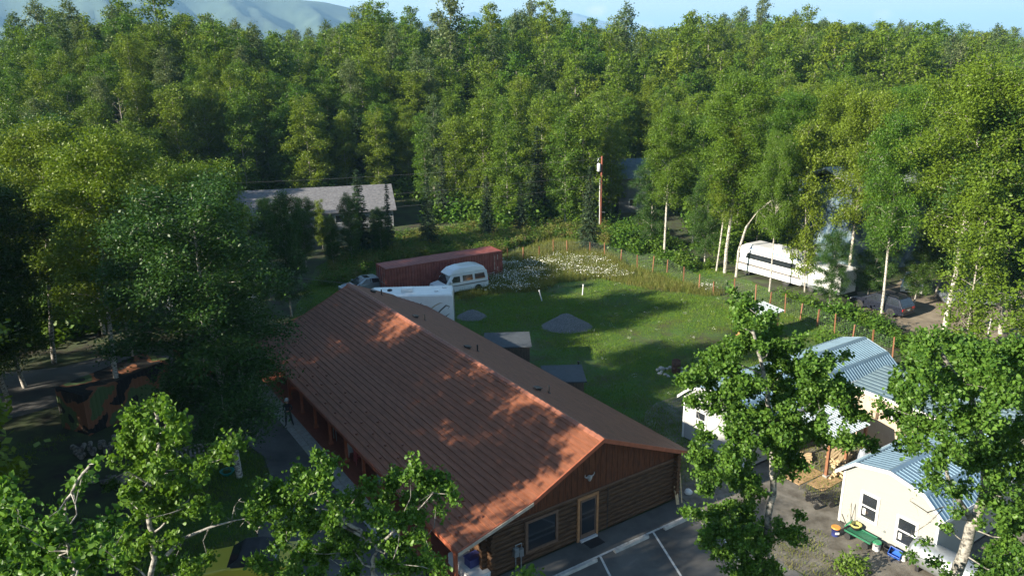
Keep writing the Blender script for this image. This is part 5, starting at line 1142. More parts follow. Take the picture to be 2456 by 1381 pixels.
# high top van
t = thing('high_top_van', 'white high top camper van parked against the red container', 'van', (-4.9, 68.2, 0), math.radians(211)); hv = lambda z: .99 if z < 1.2 else .99-.17*(z-1.2)
bd = shell('body', [(-2.6, .4), (-2.62, 1.0), (-2.5, 1.95), (1.15, 1.95), (1.75, 1.12), (2.5, .98), (2.62, .6), (2.6, .35), (-2.2, .3)], hv, M['paint_van'], t, .08)
ht = shell('high_roof', [(-2.45, 1.9), (-2.2, 2.34), (-1.4, 2.52), (.1, 2.52), (.9, 2.36), (1.5, 1.88)], lambda z: .93-.30*max(0, z-1.95), M['paint_van'], t, .12)
for p in ([(-2.25, 1.25), (-2.2, 1.75), (-1.2, 1.75), (-1.2, 1.25)], [(-.95, 1.25), (-.95, 1.75), (.05, 1.75), (.05, 1.25)], [(.35, 1.22), (.35, 1.75), (.95, 1.75), (1.35, 1.22)]): pane('side_window', p, hv, M['glass'], bd)
screen('windscreen', (1.78, 1.14), (1.17, 1.93), hv, M['glass'], bd, .12); wheels(t, (-1.5, 1.7), .88, .36)
pane('side_stripe', [(-2.5, .88), (-2.5, .96), (1.4, .96), (1.4, .88)], hv, M['stripe_grey'], bd, .006)
for s_ in (-1, 1): small('headlight', (2.5, s_*.85, .66), (2.63, s_*.55, .84), M['lamp_clear'], t, .02); small('wing_mirror', (1.25, s_*1.22, 1.2), (1.4, s_*.98, 1.45), M['paint_van'], t, .02); small('tail_light', (-2.64, s_*.95, .9), (-2.56, s_*.8, 1.25), M['lamp_red'], t)
# fifth wheel camper behind the roof
def swoosh(mb, pts, w0, y, m=0):
    n = len(pts); L_ = []; R_ = []
    for i, (x, z) in enumerate(pts):
        a = Vector(pts[max(0, i-1)]); b = Vector(pts[min(n-1, i+1)]); d = (b-a).normalized(); w_ = w0*math.sin(PI*(i+.25)/(n-.5)); L_.append((x-d.y*w_, y, z+d.x*w_)); R_.append((x+d.y*w_, y, z-d.x*w_))
    mb.add(L_+R_, [(i, i+1, n+i+1, n+i) for i in range(n-1)], m)
def camper(label, loc, rz, L, H=3.55, nose=True):
    t = thing('camper_trailer', label, 'camper', loc, rz); W = 2.5
    pr = [(0, .55), (0, H-.12), (.1, H), (L-1.0, H+.04), (L-.15, H-.35), (L, H-.9), (L-.2, 1.75), (L-1.9, 1.6), (L-1.9, .55)] if nose else [(0, .55), (0, H-.12), (.12, H), (L-.2, H), (L, H-.3), (L, .55)]
    b = shell('body', pr, lambda z: W/2, M['rv_white'], t, .05)
    mb = MB(); mb.b2((.12, -W/2+.1, H+.0), (L-1.2, W/2-.1, H+.05)); mb.build('roof', M['rv_white'], t)
    for (x_, y_, s_, h_) in ((.5, -.6, .36, .1), (1.1, .3, .36, .1), (3.1, 0, .9, .26)): small('roof_vent' if h_ < .2 else 'air_conditioner', (x_, y_-s_*.4, H+.05), (x_+s_, y_+s_*.4, H+.05+h_), M['rv_white'], t, .04)
    mb = MB(); mb.lathe((4.9, -.2, H+.05), [(.2, 0), (.2, .06), (.12, .12), (.02, .13)], 12); mb.build('roof_hatch', M['black'], t)
    mb = MB()
    for s_ in (-1, 1):
        y_ = s_*(W/2+.006)
        swoosh(mb, [(2.0, 1.35), (1.5, 1.75), (1.0, 2.35), (.55, 2.75), (.3, 2.65), (.42, 2.45)][::1], .06, y_); swoosh(mb, [(2.3, 2.0), (1.9, 2.35), (1.4, 2.75), (1.0, 2.95), (.8, 2.93)], .05, y_, 1); swoosh(mb, [(1.7, 1.0), (1.2, 1.35), (.7, 1.8), (.3, 2.1)], .055, y_); swoosh(mb, [(3.3, 2.35), (2.9, 2.55), (2.5, 2.9), (2.4, 3.0)], .045, y_)
    mb.build('swoosh_graphic', [M['stripe_grey'], M['stripe_tan']], b)
    mb = MB(); mb.b2((3.2, -W/2-.3, 1.5), (5.0, -W/2+.02, 3.0)); mb.build('slide_out', M['rv_white'], t, bevel=.02)
    for p in ([(3.5, 1.9), (3.5, 2.6), (4.7, 2.6), (4.7, 1.9)],):
        mb = MB(); mb.b2((3.5, -W/2-.315, 1.9), (4.7, -W/2-.3, 2.6)); mb.build('window', M['glass'], t)
    wheels(t, (2.4, 3.3), W/2-.15, .38); small('jack', (L-2.3, -.1, 0), (L-2.15, .1, .6), M['black'], t)
    small('ladder', (-.06, -.9, .9), (-.02, -.55, H), M['chrome'], t)
    return t
camper('white camper with grey swoosh graphics behind the roof ridge', (-4.55, 57.0, 0), math.radians(183), 7.2)
camper('white camper under the dark trees left of the roof', (-21.2, 61.5, 0), math.radians(200), 7.0, 3.1)
# motorhome and trailer by the dirt lot
t = thing('motorhome', 'white motorhome with a dark window band behind the thin birches', 'motorhome', (25.4, 71.0, 0), math.radians(123)); hm = lambda z: 1.25 if z < 2.6 else 1.25-.25*(z-2.6)
b = shell('body', [(-3.7, .4), (-3.7, 2.9), (-3.5, 3.1), (3.0, 3.1), (3.6, 2.75), (3.85, 1.5), (3.8, .4)], hm, M['rv_white'], t, .14)
pane('window_band', [(-2.9, 1.75), (-2.9, 2.3), (2.6, 2.3), (2.8, 1.75)], hm, M['glass'], b); screen('windscreen', (3.83, 1.55), (3.62, 2.7), hm, M['glass'], b, .12)
pane('side_stripe', [(-3.6, 1.0), (-3.6, 1.15), (3.6, 1.25), (3.7, 1.05)], hm, M['stripe_grey'], b, .008)
pane('blue_stripe', [(-3.4, 2.72), (-3.4, 2.80), (2.9, 2.80), (2.9, 2.72)], hm, mat('blue_decal', (.05, .16, .40), .4), b, .008)
wheels(t, (-2.0, 2.6), 1.08, .42); small('awning', (-2.6, 1.26, 2.6), (2.4, 1.36, 2.72), M['rv_white'], t, .03); small('air_conditioner', (-.6, -.4, 3.1), (.4, .4, 3.36), M['rv_white'], t, .04)
for s_ in (-1, 1): small('headlight', (3.74, s_*1.1, .75), (3.86, s_*.75, .98), M['lamp_clear'], t); small('wing_mirror', (3.5, s_*1.5, 1.7), (3.6, s_*1.24, 2.1), M['black'], t)
t = thing('cargo_trailer', 'white box trailer parked at the tail of the motorhome', 'trailer', (28.2, 67.0, 0), math.radians(123))
shell('body', [(-2.6, .45), (-2.6, 2.5), (-2.45, 2.6), (2.2, 2.6), (2.6, 2.2), (2.6, .45)], lambda z: 1.15, M['rv_white'], t, .05); wheels(t, (-.7, .3), 1.06, .34)
mb = MB(); mb.tube([(2.6, .7, .5), (3.7, 0, .5), (2.6, -.7, .5)], [.05]*3, 6); mb.build('tow_bar', M['black'], t); small('trim', (-2.6, 1.15, .45), (2.6, 1.17, .75), M['grey_metal'], t)

# ------------------------------------------------------------------ fence, pole, wires
fpx = [(1217, 629), (1255, 629), (1293, 619), (1327, 609), (1360, 609), (1415, 610), (1450, 618), (1489, 630), (1528, 644), (1565, 653), (1600, 654), (1639, 676), (1676, 698), (1711, 708), (1760, 710), (1812, 722), (1998, 790), (2036, 800), (2084, 826), (2118, 850), (2140, 860)]
t = thing('wire_fence', 'wire mesh fence on orange stained posts around the lawn', 'fence', tuple(G(1415, 610)))
P0 = None; fp = []
pts_ = [G(*p) for p in fpx[:16]]; a, b = pts_[-1], G(2140, 858)
for k in range(1, 8): pts_.append(a.lerp(b, k/8))
pts_.append(b)
for k, p in enumerate(pts_):
    q = p-t.location; fp.append(q)
    if P0 is None: mb = MB(); mb.b2((-.045, -.045, 0), (.045, .045, 1.5)); P0 = mb.build('post', M['orange_wood'], t); P0.location = q
    else: c = dup(P0, q, parent=t); c.scale = (1, 1, 1+.12*math.sin(k*2.3)); c.rotation_euler = (.04*math.sin(k*3.1), .05*math.cos(k*1.7), k)
mb = MB()
for a, b in zip(fp[:-1], fp[1:]):
    L_ = (b-a).length
    for z_ in np.arange(.1, 1.4, .16): mb.beam(a+Vector((0, 0, z_)), b+Vector((0, 0, z_)), .006)
    for s_ in np.arange(0, L_, .22): p = a.lerp(b, s_/L_); mb.beam(p+Vector((0, 0, .1)), p+Vector((0, 0, 1.38)), .005)
mb.build('wire_mesh', M['grey_metal'], t, fix=False)
pb = G(1440, 552); t = thing('utility_pole', 'reddish utility pole with a pale transformer at the forest edge', 'utility pole', pb)
M['creosote'] = mat('red_brown_pole', (.20, .062, .035), .8, .3, 2, .3, 12, stretch=(3, 3, .3))
mb = MB(); mb.cyl((0, 0, 0), (0, 0, 9.1), .17, .12, 12); mb.build('pole', M['creosote'], t)
mb = MB(); mb.lathe((-.36, -.1, 7.3), [(.2, 0), (.23, .05), (.23, .85), (.18, .93), (.03, .97)], 12); mb.build('transformer', M['white_paint'], t)
mb = MB(); mb.cyl((-.2, -.12, 3.0), (-.2, -.12, 6.6), .05, n=8); mb.cyl((-.16, -.14, .2), (-.16, -.14, 3.0), .045, n=8); mb.build('conduit', M['white_paint'], t)
mb = MB(); mb.beam((-.55, 0, 8.85), (.12, 0, 8.95), .07); mb.tube([(-.4, -.05, 8.8), (-.55, -.05, 8.5), (-.4, -.05, 8.25)], [.03]*3, 6); mb.build('insulator', M['grey_metal'], t)
mb = MB(); mb.beam((-.2, -.1, 2.3), (.5, -.1, 2.25), .05); mb.build('bracket', M['grey_metal'], t)
M['wire'] = mat('grey_cable', (.20, .20, .20), .6, .1)
def wire(label, a, b, sag, r=.007, grp=None):
    a, b = Vector(a), Vector(b); mb = MB(); n = 24; P = [a.lerp(b, k/n)-Vector((0, 0, sag*4*(k/n)*(1-k/n))) for k in range(n+1)]
    mb.tube(P, [r]*(n+1), 4); o = mb.build('overhead_wire', M['wire']); tag(o, label, 'wire', grp)
wire('upper power line running left from the utility pole', pb+Vector((-.5, 0, 8.8)), (-60, 74, 9.5), 1.1)
wire('middle cable running left from the utility pole', pb+Vector((-.15, 0, 6.9)), (-60, 73.5, 7.4), 1.2)
wire('lowest cable running left from the utility pole', pb+Vector((-.15, 0, 5.6)), (-60, 73, 5.6), 1.2)
wire('service cable reaching the far peak of the log roof', BL(0, RL-.1, 5.1), (-34, 60, 7.0), .3, .012)

# ------------------------------------------------------------------ lawn things
def mound(name, label, c, rx, ry, h, m, seed):
    xs = np.linspace(-1.15, 1.15, 46); X, Y = np.meshgrid(xs, xs); R_ = np.hypot(X, Y); Z = h*(.55*np.clip(1-R_, 0, 1)+.45*np.clip(1-R_**2, 0, 1)**1.5)*(.9+.3*fbm(X+9, Y+9, .5, seed))+(fbm(X+5, Y+3, .30, seed+1)-.5)*.42*np.clip(1.05-R_, 0, .5)
    Z = np.where(R_ > 1.02, -.05, Z); V = np.column_stack([X.ravel()*rx, Y.ravel()*ry, Z.ravel()]); n = 46; i, j = np.meshgrid(np.arange(n-1), np.arange(n-1)); b = (j*n+i).ravel()
    o = link(name, qmesh(name, V, np.column_stack([b, b+1, b+n+1, b+n]), [m], smooth=True)); o.location = c; return tag(o, label, 'gravel mound')
M['gravel'] = mat('grey_gravel', (.09, .095, .10), .95, .3, 14, .9, 60, col2=(.18, .185, .19))
mound('gravel_mound', 'grey gravel mound in the middle of the lawn', (4.35, 58.3, 0), 2.1, 1.7, 1.05, M['gravel'], 2)
mound('gravel_mound', 'smaller gravel mound beside the white camper', (-3.4, 61.0, 0), 1.3, 1.2, .6, M['gravel'], 5)
for (u, v, ut, vt, lb) in ((1300, 722, 1293, 696, 'leaning white plastic pipe on the lawn'), (1397, 708, 1399, 682, 'upright white plastic pipe on the lawn')):
    p = G(u, v); q = AT(ut, vt, p.y); mb = MB(); mb.cyl((0, 0, 0), q-p, .055, n=10); mb.cyl((q-p)*.93, q-p, .075, n=10); o = mb.build('white_pipe', M['white_paint']); o.location = p; tag(o, lb, 'pipe')
p = G(1387, 884); mb = MB(); mb.cyl((0, 0, 0), (0, 0, .5), .06, n=8); mb.cyl((0, 0, .5), (0, 0, .55), .1, n=8); o = mb.build('marker_pipe', M['black']); o.location = p; tag(o, 'short dark pipe standing in the shaded lawn between the two huts', 'pipe')
p = G(1621, 893); mb = MB(); mb.lathe((0, 0, 0), [(.30, 0), (.30, .29), (.32, .31), (.30, .33), (.30, .60), (.32, .62), (.30, .64), (.30, .9), (.27, .9), (.27, .1)], 20); o = mb.build('burn_barrel', mat('rusty_barrel', (.075, .035, .022), .85, .5, 6, .3, 20)); o.location = p; tag(o, 'rusty burn barrel standing in a ring of stones', 'barrel')
M['stone'] = mat('pale_stone', (.30, .30, .29), .9, .3, 5, .5, 12, col2=(.45, .45, .43))
def rock(s, seed):
    r = np.random.default_rng(seed); import bmesh; me = bpy.data.meshes.new('rock'); bm = bmesh.new(); bmesh.ops.create_icosphere(bm, subdivisions=2, radius=1)
    for v_ in bm.verts: v_.co *= 1+.18*math.sin(v_.co.x*3+seed)+.14*math.cos(v_.co.y*4+seed*2); v_.co.x *= 1.2; v_.co.z *= .7
    bm.to_mesh(me); bm.free(); me.materials.append(M['stone']); return me
rk = [rock(1, k) for k in range(4)]; rg = random.Random(9)
for k in range(16):
    a = k/16*2*PI; r_ = .62+rg.uniform(-.1, .25); o = link('stone', rk[k % 4]); s_ = rg.uniform(.10, .22); o.location = (p.x+r_*math.cos(a)*1.3-.25, p.y+r_*math.sin(a), s_*.4); o.scale = (s_, s_, s_); o.rotation_euler = (0, 0, rg.uniform(0, 6)); tag(o, 'pale grey stone lying in the ring around the rusty burn barrel', 'stone', 'stones around the burn barrel')
# ------------------------------------------------------------------ beside the white shed
def bucket(label, p, r, h, mt, lid=None, mark=None):
    t = thing('bucket', label, 'bucket', p); mb = MB(); mb.lathe((0, 0, 0), [(r*.86, 0), (r, h*.92), (r*1.05, h*.92), (r*1.05, h), (r*.95, h), (r*.84, .03)] if lid is None else [(r*.86, 0), (r, h*.95), (r*1.05, h*.95), (r*1.05, h)], 18); mb.build('pail', mt, t)
    if lid: mb = MB(); mb.lathe((0, 0, h), [(r*1.08, -.03), (r*1.08, .015), (r*.9, .02)], 18); mb.build('lid', lid, t)
    if mark:
        mb = MB(); mb.b2((-.09, -r*1.0, h*.35), (.09, -r*.9, h*.6)); mb.build('label_patch', M['white_paint'], t)
    return t
M['navy'] = mat('navy_plastic', (.03, .04, .16), .4, .05); M['orange_pl'] = mat('orange_plastic', (.62, .25, .04), .4, .05); M['green_pl'] = mat('green_plastic', (.02, .20, .09), .4, .05); M['blue_pl'] = mat('blue_plastic', (.02, .10, .46), .4, .05)
bucket('navy bucket with an orange lid beside the green garden wagon', (14.5, 30.05, .01), .19, .42, M['navy'], M['orange_pl'], True)
bucket('white bucket with a green lid tipped against the white shed', (15.85, 28.95, .01), .18, .40, M['white_paint'], M['green_pl'])
bucket('black tub between the green lidded bucket and the blue bin', (16.3, 28.75, .01), .24, .3, M['black'])
bucket('small white pail beside the steel tank', (16.68, 28.2, .01), .12, .3, M['white_paint'])
mb = MB(); mb.b2((-.25, -.18, 0), (.25, .18, .04)); mb.b2((-.25, -.18, .04), (-.23, .18, .3)); mb.b2((.23, -.18, .04), (.25, .18, .3)); mb.b2((-.23, -.18, .04), (.23, -.16, .3)); mb.b2((-.23, .16, .04), (.23, .18, .3)); o = mb.build('recycling_bin', M['blue_pl'], bevel=.01); o.location = (16.45, 28.45, .12); o.rotation_euler = (.7, .1, BZ-PI/2+.2); tag(o, 'blue plastic bin tipped on its side by the shed wall', 'bin')
t = thing('garden_wagon', 'green flatbed garden wagon by the shed wall', 'wagon', (15.12, 30.0, .01), BZ-PI/2); M['wagon'] = mat('green_steel', (.02, .13, .07), .5, .1)
mb = MB(); mb.b2((-.1, -.28, .3), (1.15, .34, .34)); mb.b2((-.1, -.30, .34), (1.15, -.28, .40)); mb.b2((-.1, .34, .34), (1.15, .36, .40)); mb.b2((1.13, -.28, .34), (1.15, .34, .44)); mb.build('bed', M['wagon'], t)
w0 = None
for (x_, y_) in ((.1, -.3), (.95, -.3), (.1, .34), (.95, .34)):
    if w0 is None: mb = MB(); mb.cyl((0, -.04, 0), (0, .04, 0), .15, n=16); w0 = mb.build('wheel', M['rubber'], t); w0.location = (x_, y_, .15)
    else: dup(w0, (x_, y_, .15), parent=t)
mb = MB(); mb.beam((-.1, 0, .3), (-.45, -.05, .9), .03); mb.build('handle', M['black'], t)
t = thing('lawn_spreader', 'yellow and black hopper with a green lid lying on the garden wagon', 'spreader', (15.28, 30.06, .36), BZ-PI/2+.3)
mb = MB(); mb.lathe((.1, 0, 0), [(.12, 0), (.26, .22), (.27, .25), (.22, .25), (.08, .06)], 8); mb.build('hopper', mat('pale_yellow_plastic', (.50, .46, .14), .5, .1), t); mb = MB(); mb.lathe((.1, 0, .0), [(.15, -.01), (.24, .13), (.25, .16)], 8); mb.build('skirt', M['black'], t)
mb = MB(); mb.box((-.2, -.05, .2), (.4, .3, .03), .3, 0, None, Matrix.Rotation(-.9, 3, 'Y')); mb.build('lid', M['green_pl'], t)
for k, (dx, lb) in enumerate(((.0, 'long thin rake handle leaning on the left corner of the white shed'), (.22, 'dark pole leaning on the white shed above the garden wagon'))):
    mb = MB(); a = Vector((15.0+dx*.55, 30.35-dx*.83, .05)); b = Vector((15.42+dx*.5, 30.72-dx*.75, 1.55)); mb.cyl(a, b, .014, n=6); o = mb.build('tool_handle', M['dead_wood' if k == 0 else 'black']); tag(o, lb, 'tool')
t = thing('steel_tank', 'round galvanised steel tank lying along the white shed wall', 'tank', (17.7, 26.9, 0), BZ-PI/2)
mb = MB(); pr = [(0, -.95), (.45, -.92), (.6, -.86), (.62, -.8), (.62, .8), (.60, .86), (.45, .92), (0, .95)]
V = []; n = 24
for r_, x_ in pr:
    for k in range(n): V.append((x_*1.5, r_*math.cos(2*PI*k/n), .75+r_*math.sin(2*PI*k/n)))
mb.add(V, [(i*n+k, i*n+(k+1) % n, (i+1)*n+(k+1) % n, (i+1)*n+k) for i in range(len(pr)-1) for k in range(n)], 0, True); mb.build('drum', M['grey_metal'], t)
mb = MB(); mb.b2((-1.0, -.4, 0), (-.85, .4, .3)); mb.b2((.85, -.4, 0), (1.0, .4, .3)); mb.build('cradle', M['black'], t); mb = MB(); mb.cyl((-.9, 0, 1.35), (-.9, 0, 1.48), .06, n=10); mb.cyl((-.6, 0, 1.35), (-.6, 0, 1.43), .04, n=10); mb.build('filler_cap', M['grey_metal'], t)
# mesh garden cart
t = thing('mesh_cart', 'black wire mesh garden cart standing on the gravel', 'cart', (14.75, 32.55, .01), math.radians(12)); mb = MB(); L_, W_ = 1.2, .62
for z_ in (.32, .48, .64):
    for a, b in (((-L_/2, -W_/2), (L_/2, -W_/2)), ((L_/2, -W_/2), (L_/2, W_/2)), ((L_/2, W_/2), (-L_/2, W_/2)), ((-L_/2, W_/2), (-L_/2, -W_/2))): mb.beam((a[0], a[1], z_), (b[0], b[1], z_), .02)
for k in range(13):
    x_ = -L_/2+L_*k/12
    for s_ in (-1, 1): mb.beam((x_, s_*W_/2, .3), (x_, s_*W_/2, .64), .012)
    mb.beam((x_, -W_/2, .31), (x_, W_/2, .31), .012)
for k in range(7): y_ = -W_/2+W_*k/6; mb.beam((-L_/2, y_, .315), (L_/2, y_, .315), .012); mb.beam((-L_/2, y_, .3), (-L_/2, y_, .64), .012); mb.beam((L_/2, y_, .3), (L_/2, y_, .64), .012)
mb.build('basket', M['black'], t); w0 = None
for (x_, y_) in ((-.4, -.36), (.4, -.36), (-.4, .36), (.4, .36)):
    if w0 is None: mb = MB(); mb.cyl((0, -.04, 0), (0, .04, 0), .15, n=14); w0 = mb.build('wheel', M['rubber'], t); w0.location = (x_, y_, .15)
    else: dup(w0, (x_, y_, .15), parent=t)
mb = MB(); mb.beam((.6, 0, .3), (1.15, .1, .12), .03); mb.build('handle', M['black'], t)
# ------------------------------------------------------------------ parking
M['stop_conc'] = mat('wheel_stop_concrete', (.36, .36, .34), .85, .2, 4, .3, 40)
ws = None
for k, (x_, lb) in enumerate(((-2.15, 'concrete wheel stop in the nearest parking bay'), (.85, 'concrete wheel stop in the middle parking bay below the door'), (3.85, 'concrete wheel stop in the bay at the right end of the log wall'))):
    if ws is None: mb = MB(); mb.prism([(-.09, 0), (.09, 0), (.06, .13), (-.06, .13)], 'x', -1.0, 1.0); ws = mb.build('wheel_stop', M['stop_conc'], bevel=.012); ws.location = BL(x_, -1.08, .016); ws.rotation_euler = (0, 0, BZ); tag(ws, lb, 'wheel stop', 'wheel stops in front of the log gable')
    else: o = dup(ws, BL(x_, -1.08, .016), BZ, label=lb)
mb = MB(); mb.b2((-.4, -.3, 0), (.4, .3, .02)); o = mb.build('doormat', M['black']); o.location = BL(-.42, .02, .017); o.rotation_euler = (0, 0, BZ); tag(o, 'black doormat in front of the log gable door', 'doormat')
for k, (lb, x_, w_, h_) in enumerate((('wide board leaning on the right corner of the log gable', 4.85, .16, .9), ('tall thin board leaning on the right corner of the log gable', 5.12, .05, 1.5))):
    mb = MB(); mb.beam(BL(x_, .05, .02), BL(x_+.08, .36, h_), w_, .025); o = mb.build('leaning_board', M['lumber']); tag(o, lb, 'board')
o = link('white_stone', rk[1]); o.location = BL(6.0, .5, .1); o.scale = (.2, .17, .2); o.data = rk[1].copy(); o.data.materials.clear(); o.data.materials.append(M['white_paint']); tag(o, 'white painted stone by the right corner of the log building', 'stone')
# ------------------------------------------------------------------ under the porch
t = thing('foam_panels', 'stack of white panels under the near porch corner', 'panels', BL(-6.2, .25, .16), BZ)
for k in range(9): mb = MB(); mb.b2((-.42+.01*(k % 3), -.1+.015*((k*2) % 3), .055*k), (.45+.01*(k % 2), 2.0, .055*k+.048)); mb.build('panel', M['white_paint'], t)
mb = MB(); mb.b2((-.3, -.22, 0), (.3, .22, .36)); mb.b2((-.33, -.25, .36), (.33, .25, .42)); o = mb.build('storage_tote', M['navy'], bevel=.02); o.location = BL(-6.1, 1.0, .66); o.rotation_euler = (0, 0, BZ+.1); tag(o, 'navy blue tote on top of the white panels', 'tote')
M['chair_pl'] = mat('white_plastic', (.55, .56, .58), .5, .1); M['chair_red'] = mat('red_plastic', (.36, .06, .06), .5, .1)
def chair_mesh():
    mb = MB(); mb.b2((-.24, -.24, .40), (.24, .24, .43)); mb.add([(-.24, .22, .42), (.24, .22, .42), (.22, .34, .85), (-.22, .34, .85), (-.24, .25, .42), (.24, .25, .42), (.22, .37, .85), (-.22, .37, .85)], [(0, 1, 2, 3), (4, 7, 6, 5), (3, 2, 6, 7), (0, 3, 7, 4), (1, 5, 6, 2)])
    for s_ in (-1, 1): mb.beam((s_*.25, -.2, .64), (s_*.25, .28, .64), .05, .03); mb.beam((s_*.23, -.22, 0), (s_*.24, -.2, .64), .04); mb.beam((s_*.23, .3, 0), (s_*.24, .24, .4), .04)
    return mb
for j, (bx, by, mk, nm) in enumerate(((-6.45, 13.2, 'chair_pl', 'white'), (-6.35, 12.4, 'chair_red', 'red'))):
    for k in range(5):
        o = chair_mesh().build('stacking_chair', M[mk]); o.location = BL(bx, by, .16+.10*k); o.rotation_euler = (0, 0, BZ+1.4); tag(o, '%s plastic chair in the stack under the porch roof' % nm, 'chair', '%s chairs stacked under the porch' % nm)
mb = MB(); mb.lathe((0, 0, 0), [(.2, 0), (.24, .5), (.26, .52), (.25, .6), (.05, .66)], 14); o = mb.build('waste_bin', mat('pale_blue_bin', (.30, .42, .46), .5, .1)); o.location = BL(-6.3, 9.7, .16); tag(o, 'pale blue bin on the porch near the stacked chairs', 'bin')
t = thing('porch_grill', 'small covered grill standing on the porch deck', 'grill', BL(-6.3, 15.6, .16), BZ); mb = MB(); mb.b2((-.3, -.25, .75), (.3, .25, .85)); mb.lathe((0, 0, .85), [(.28, 0), (.24, .15), (.05, .22)], 12); mb.build('lid', M['black'], t)
for x_ in (-.25, .25):
    for y_ in (-.2, .2): mb = MB(); mb.cyl((x_, y_, 0), (x_, y_, .75), .02, n=6); mb.build('leg', M['grey_metal'], t)
# ------------------------------------------------------------------ left yard
M['log_bark'] = mat('split_birch_log', (.08, .07, .06), .85, .3, 3, .3, 20, col2=(.30, .27, .23), thr=(.4, .6))
lg0 = MB(); lg0.cyl((-.45, 0, 0), (.45, 0, 0), .15, n=12); me_log = None
for gi, (base, n_, lb, grp) in enumerate(((G(235, 1085), 14, 'birch log in the pile left of the camouflage container', 'logs piled left of the camouflage container'), (G(255, 1160), 6, 'pale cut birch log lying in the dark grass above the young poplar', 'cut logs lying in the dark grass'))):
    rg = random.Random(gi+20)
    for k in range(n_):
        if me_log is None: o = lg0.build('cut_log', M['log_bark']); me_log = o.data
        else: o = link('cut_log', me_log)
        if gi == 0: row = k % 7; lay = k//7; o.location = base+Vector((.3*(row-3)+rg.uniform(-.18, .18), .2*(row-3)+lay*.25+rg.uniform(-.2, .2), .15+lay*.22+rg.uniform(-.02, .05))); o.rotation_euler = (rg.uniform(-.1, .1), rg.uniform(-.15, .15), 2.3+rg.uniform(-.6, .6))
        else: o.location = base+Vector(((k % 3-1)*.8+rg.uniform(-.1, .1), (k//3)*.35, .15)); o.rotation_euler = (0, 0, rg.uniform(-.5, .5))
        o.scale = (rg.uniform(.5, .9), rg.uniform(.8, 1.1), rg.uniform(.8, 1.1)); tag(o, lb, 'log', grp)
t = thing('wooden_pallet', 'grey wooden pallet leaning in the dark grass by the left birches', 'pallet', tuple(G(470, 1095)), math.radians(25)); t.rotation_euler = (math.radians(28), 0, math.radians(25)); M['pallet'] = mat('grey_pallet_wood', (.20, .18, .16), .85, .3, 5)
for k in range(9): mb = MB(); mb.b2((-.95+k*.22, -.6, .10), (-.84+k*.22, .75, .12)); mb.build('slat', M['pallet'], t)
for k in range(3): mb = MB(); mb.b2((-.95, -.6+k*.62, 0), (.93, -.51+k*.62, .098)); mb.build('bearer', M['pallet'], t)
t = thing('tub_planter', 'turquoise tub planted with grass at the foot of the leaning birch', 'planter', tuple(G(546, 1138))); M['teal_pl'] = mat('turquoise_plastic', (.01, .36, .33), .4, .05)
mb = MB(); mb.lathe((0, 0, 0), [(.20, 0), (.36, .24), (.38, .25), (.34, .25), (.3, .18)], 20); mb.build('tub', M['teal_pl'], t); mb = MB(); mb.lathe((0, 0, .17), [(.31, 0), (.1, .02)], 16); mb.build('soil', M['lawn'], t)
for k in range(6): o = link('grass_tuft', tall[k % 3], t); o.location = (.17*math.cos(k), .17*math.sin(k), .18); o.scale = (.45, .45, .5)
t = thing('stop_sign', 'fallen red stop sign lying upside down among the bushes at the right edge', 'stop sign', tuple(G(2433, 752)+Vector((0, 0, .55))))
M['sign_red'] = mat('sign_red', (.50, .02, .04), .4, .05); R8 = .36
mb = MB(); mb.prism([(R8*math.cos(PI/8+k*PI/4), R8*math.sin(PI/8+k*PI/4)) for k in range(8)], 'y', 0, .004); mb.build('plate', M['white_paint'], t)
mb = MB(); mb.prism([(R8*.91*math.cos(PI/8+k*PI/4), R8*.91*math.sin(PI/8+k*PI/4)) for k in range(8)], 'y', -.004, -.001); mb.build('face', M['sign_red'], t)
fc = bpy.data.curves.new('stop_text', 'FONT'); fc.body = 'STOP'; fc.align_x = 'CENTER'; fc.align_y = 'CENTER'; fc.size = .30; fc.extrude = .002; fc.offset = .008
fo = bpy.data.objects.new('tmp', fc); COL.objects.link(fo); dg = bpy.context.evaluated_depsgraph_get(); me = bpy.data.meshes.new_from_object(fo.evaluated_get(dg)); bpy.data.objects.remove(fo); me.materials.clear(); me.materials.append(M['white_paint'])
o = link('lettering', me, t); o.rotation_euler = (PI/2, 0, 0); o.location = (0, -.008, 0)
t.rotation_euler = (math.radians(-12), math.radians(158), math.radians(25))
mb = MB(); a = G(2425, 742)+Vector((0, .2, .8)); b = G(2475, 775)+Vector((0, .2, .55)); mb.tube([a, a.lerp(b, .5)+Vector((0, 0, .06)), b], [.04, .04, .035], 7); o = mb.build('fallen_branch', M['dead_wood']); tag(o, 'bare grey branch lying across the top of the fallen stop sign', 'branch')
p = G(2370, 800); mb = MB(); mb.cyl((0, 0, 0), (.02, 0, 1.2), .035, n=6); o = mb.build('white_stake', M['white_paint']); o.location = p; tag(o, 'thin white stake at the near edge of the dirt lot', 'stake')

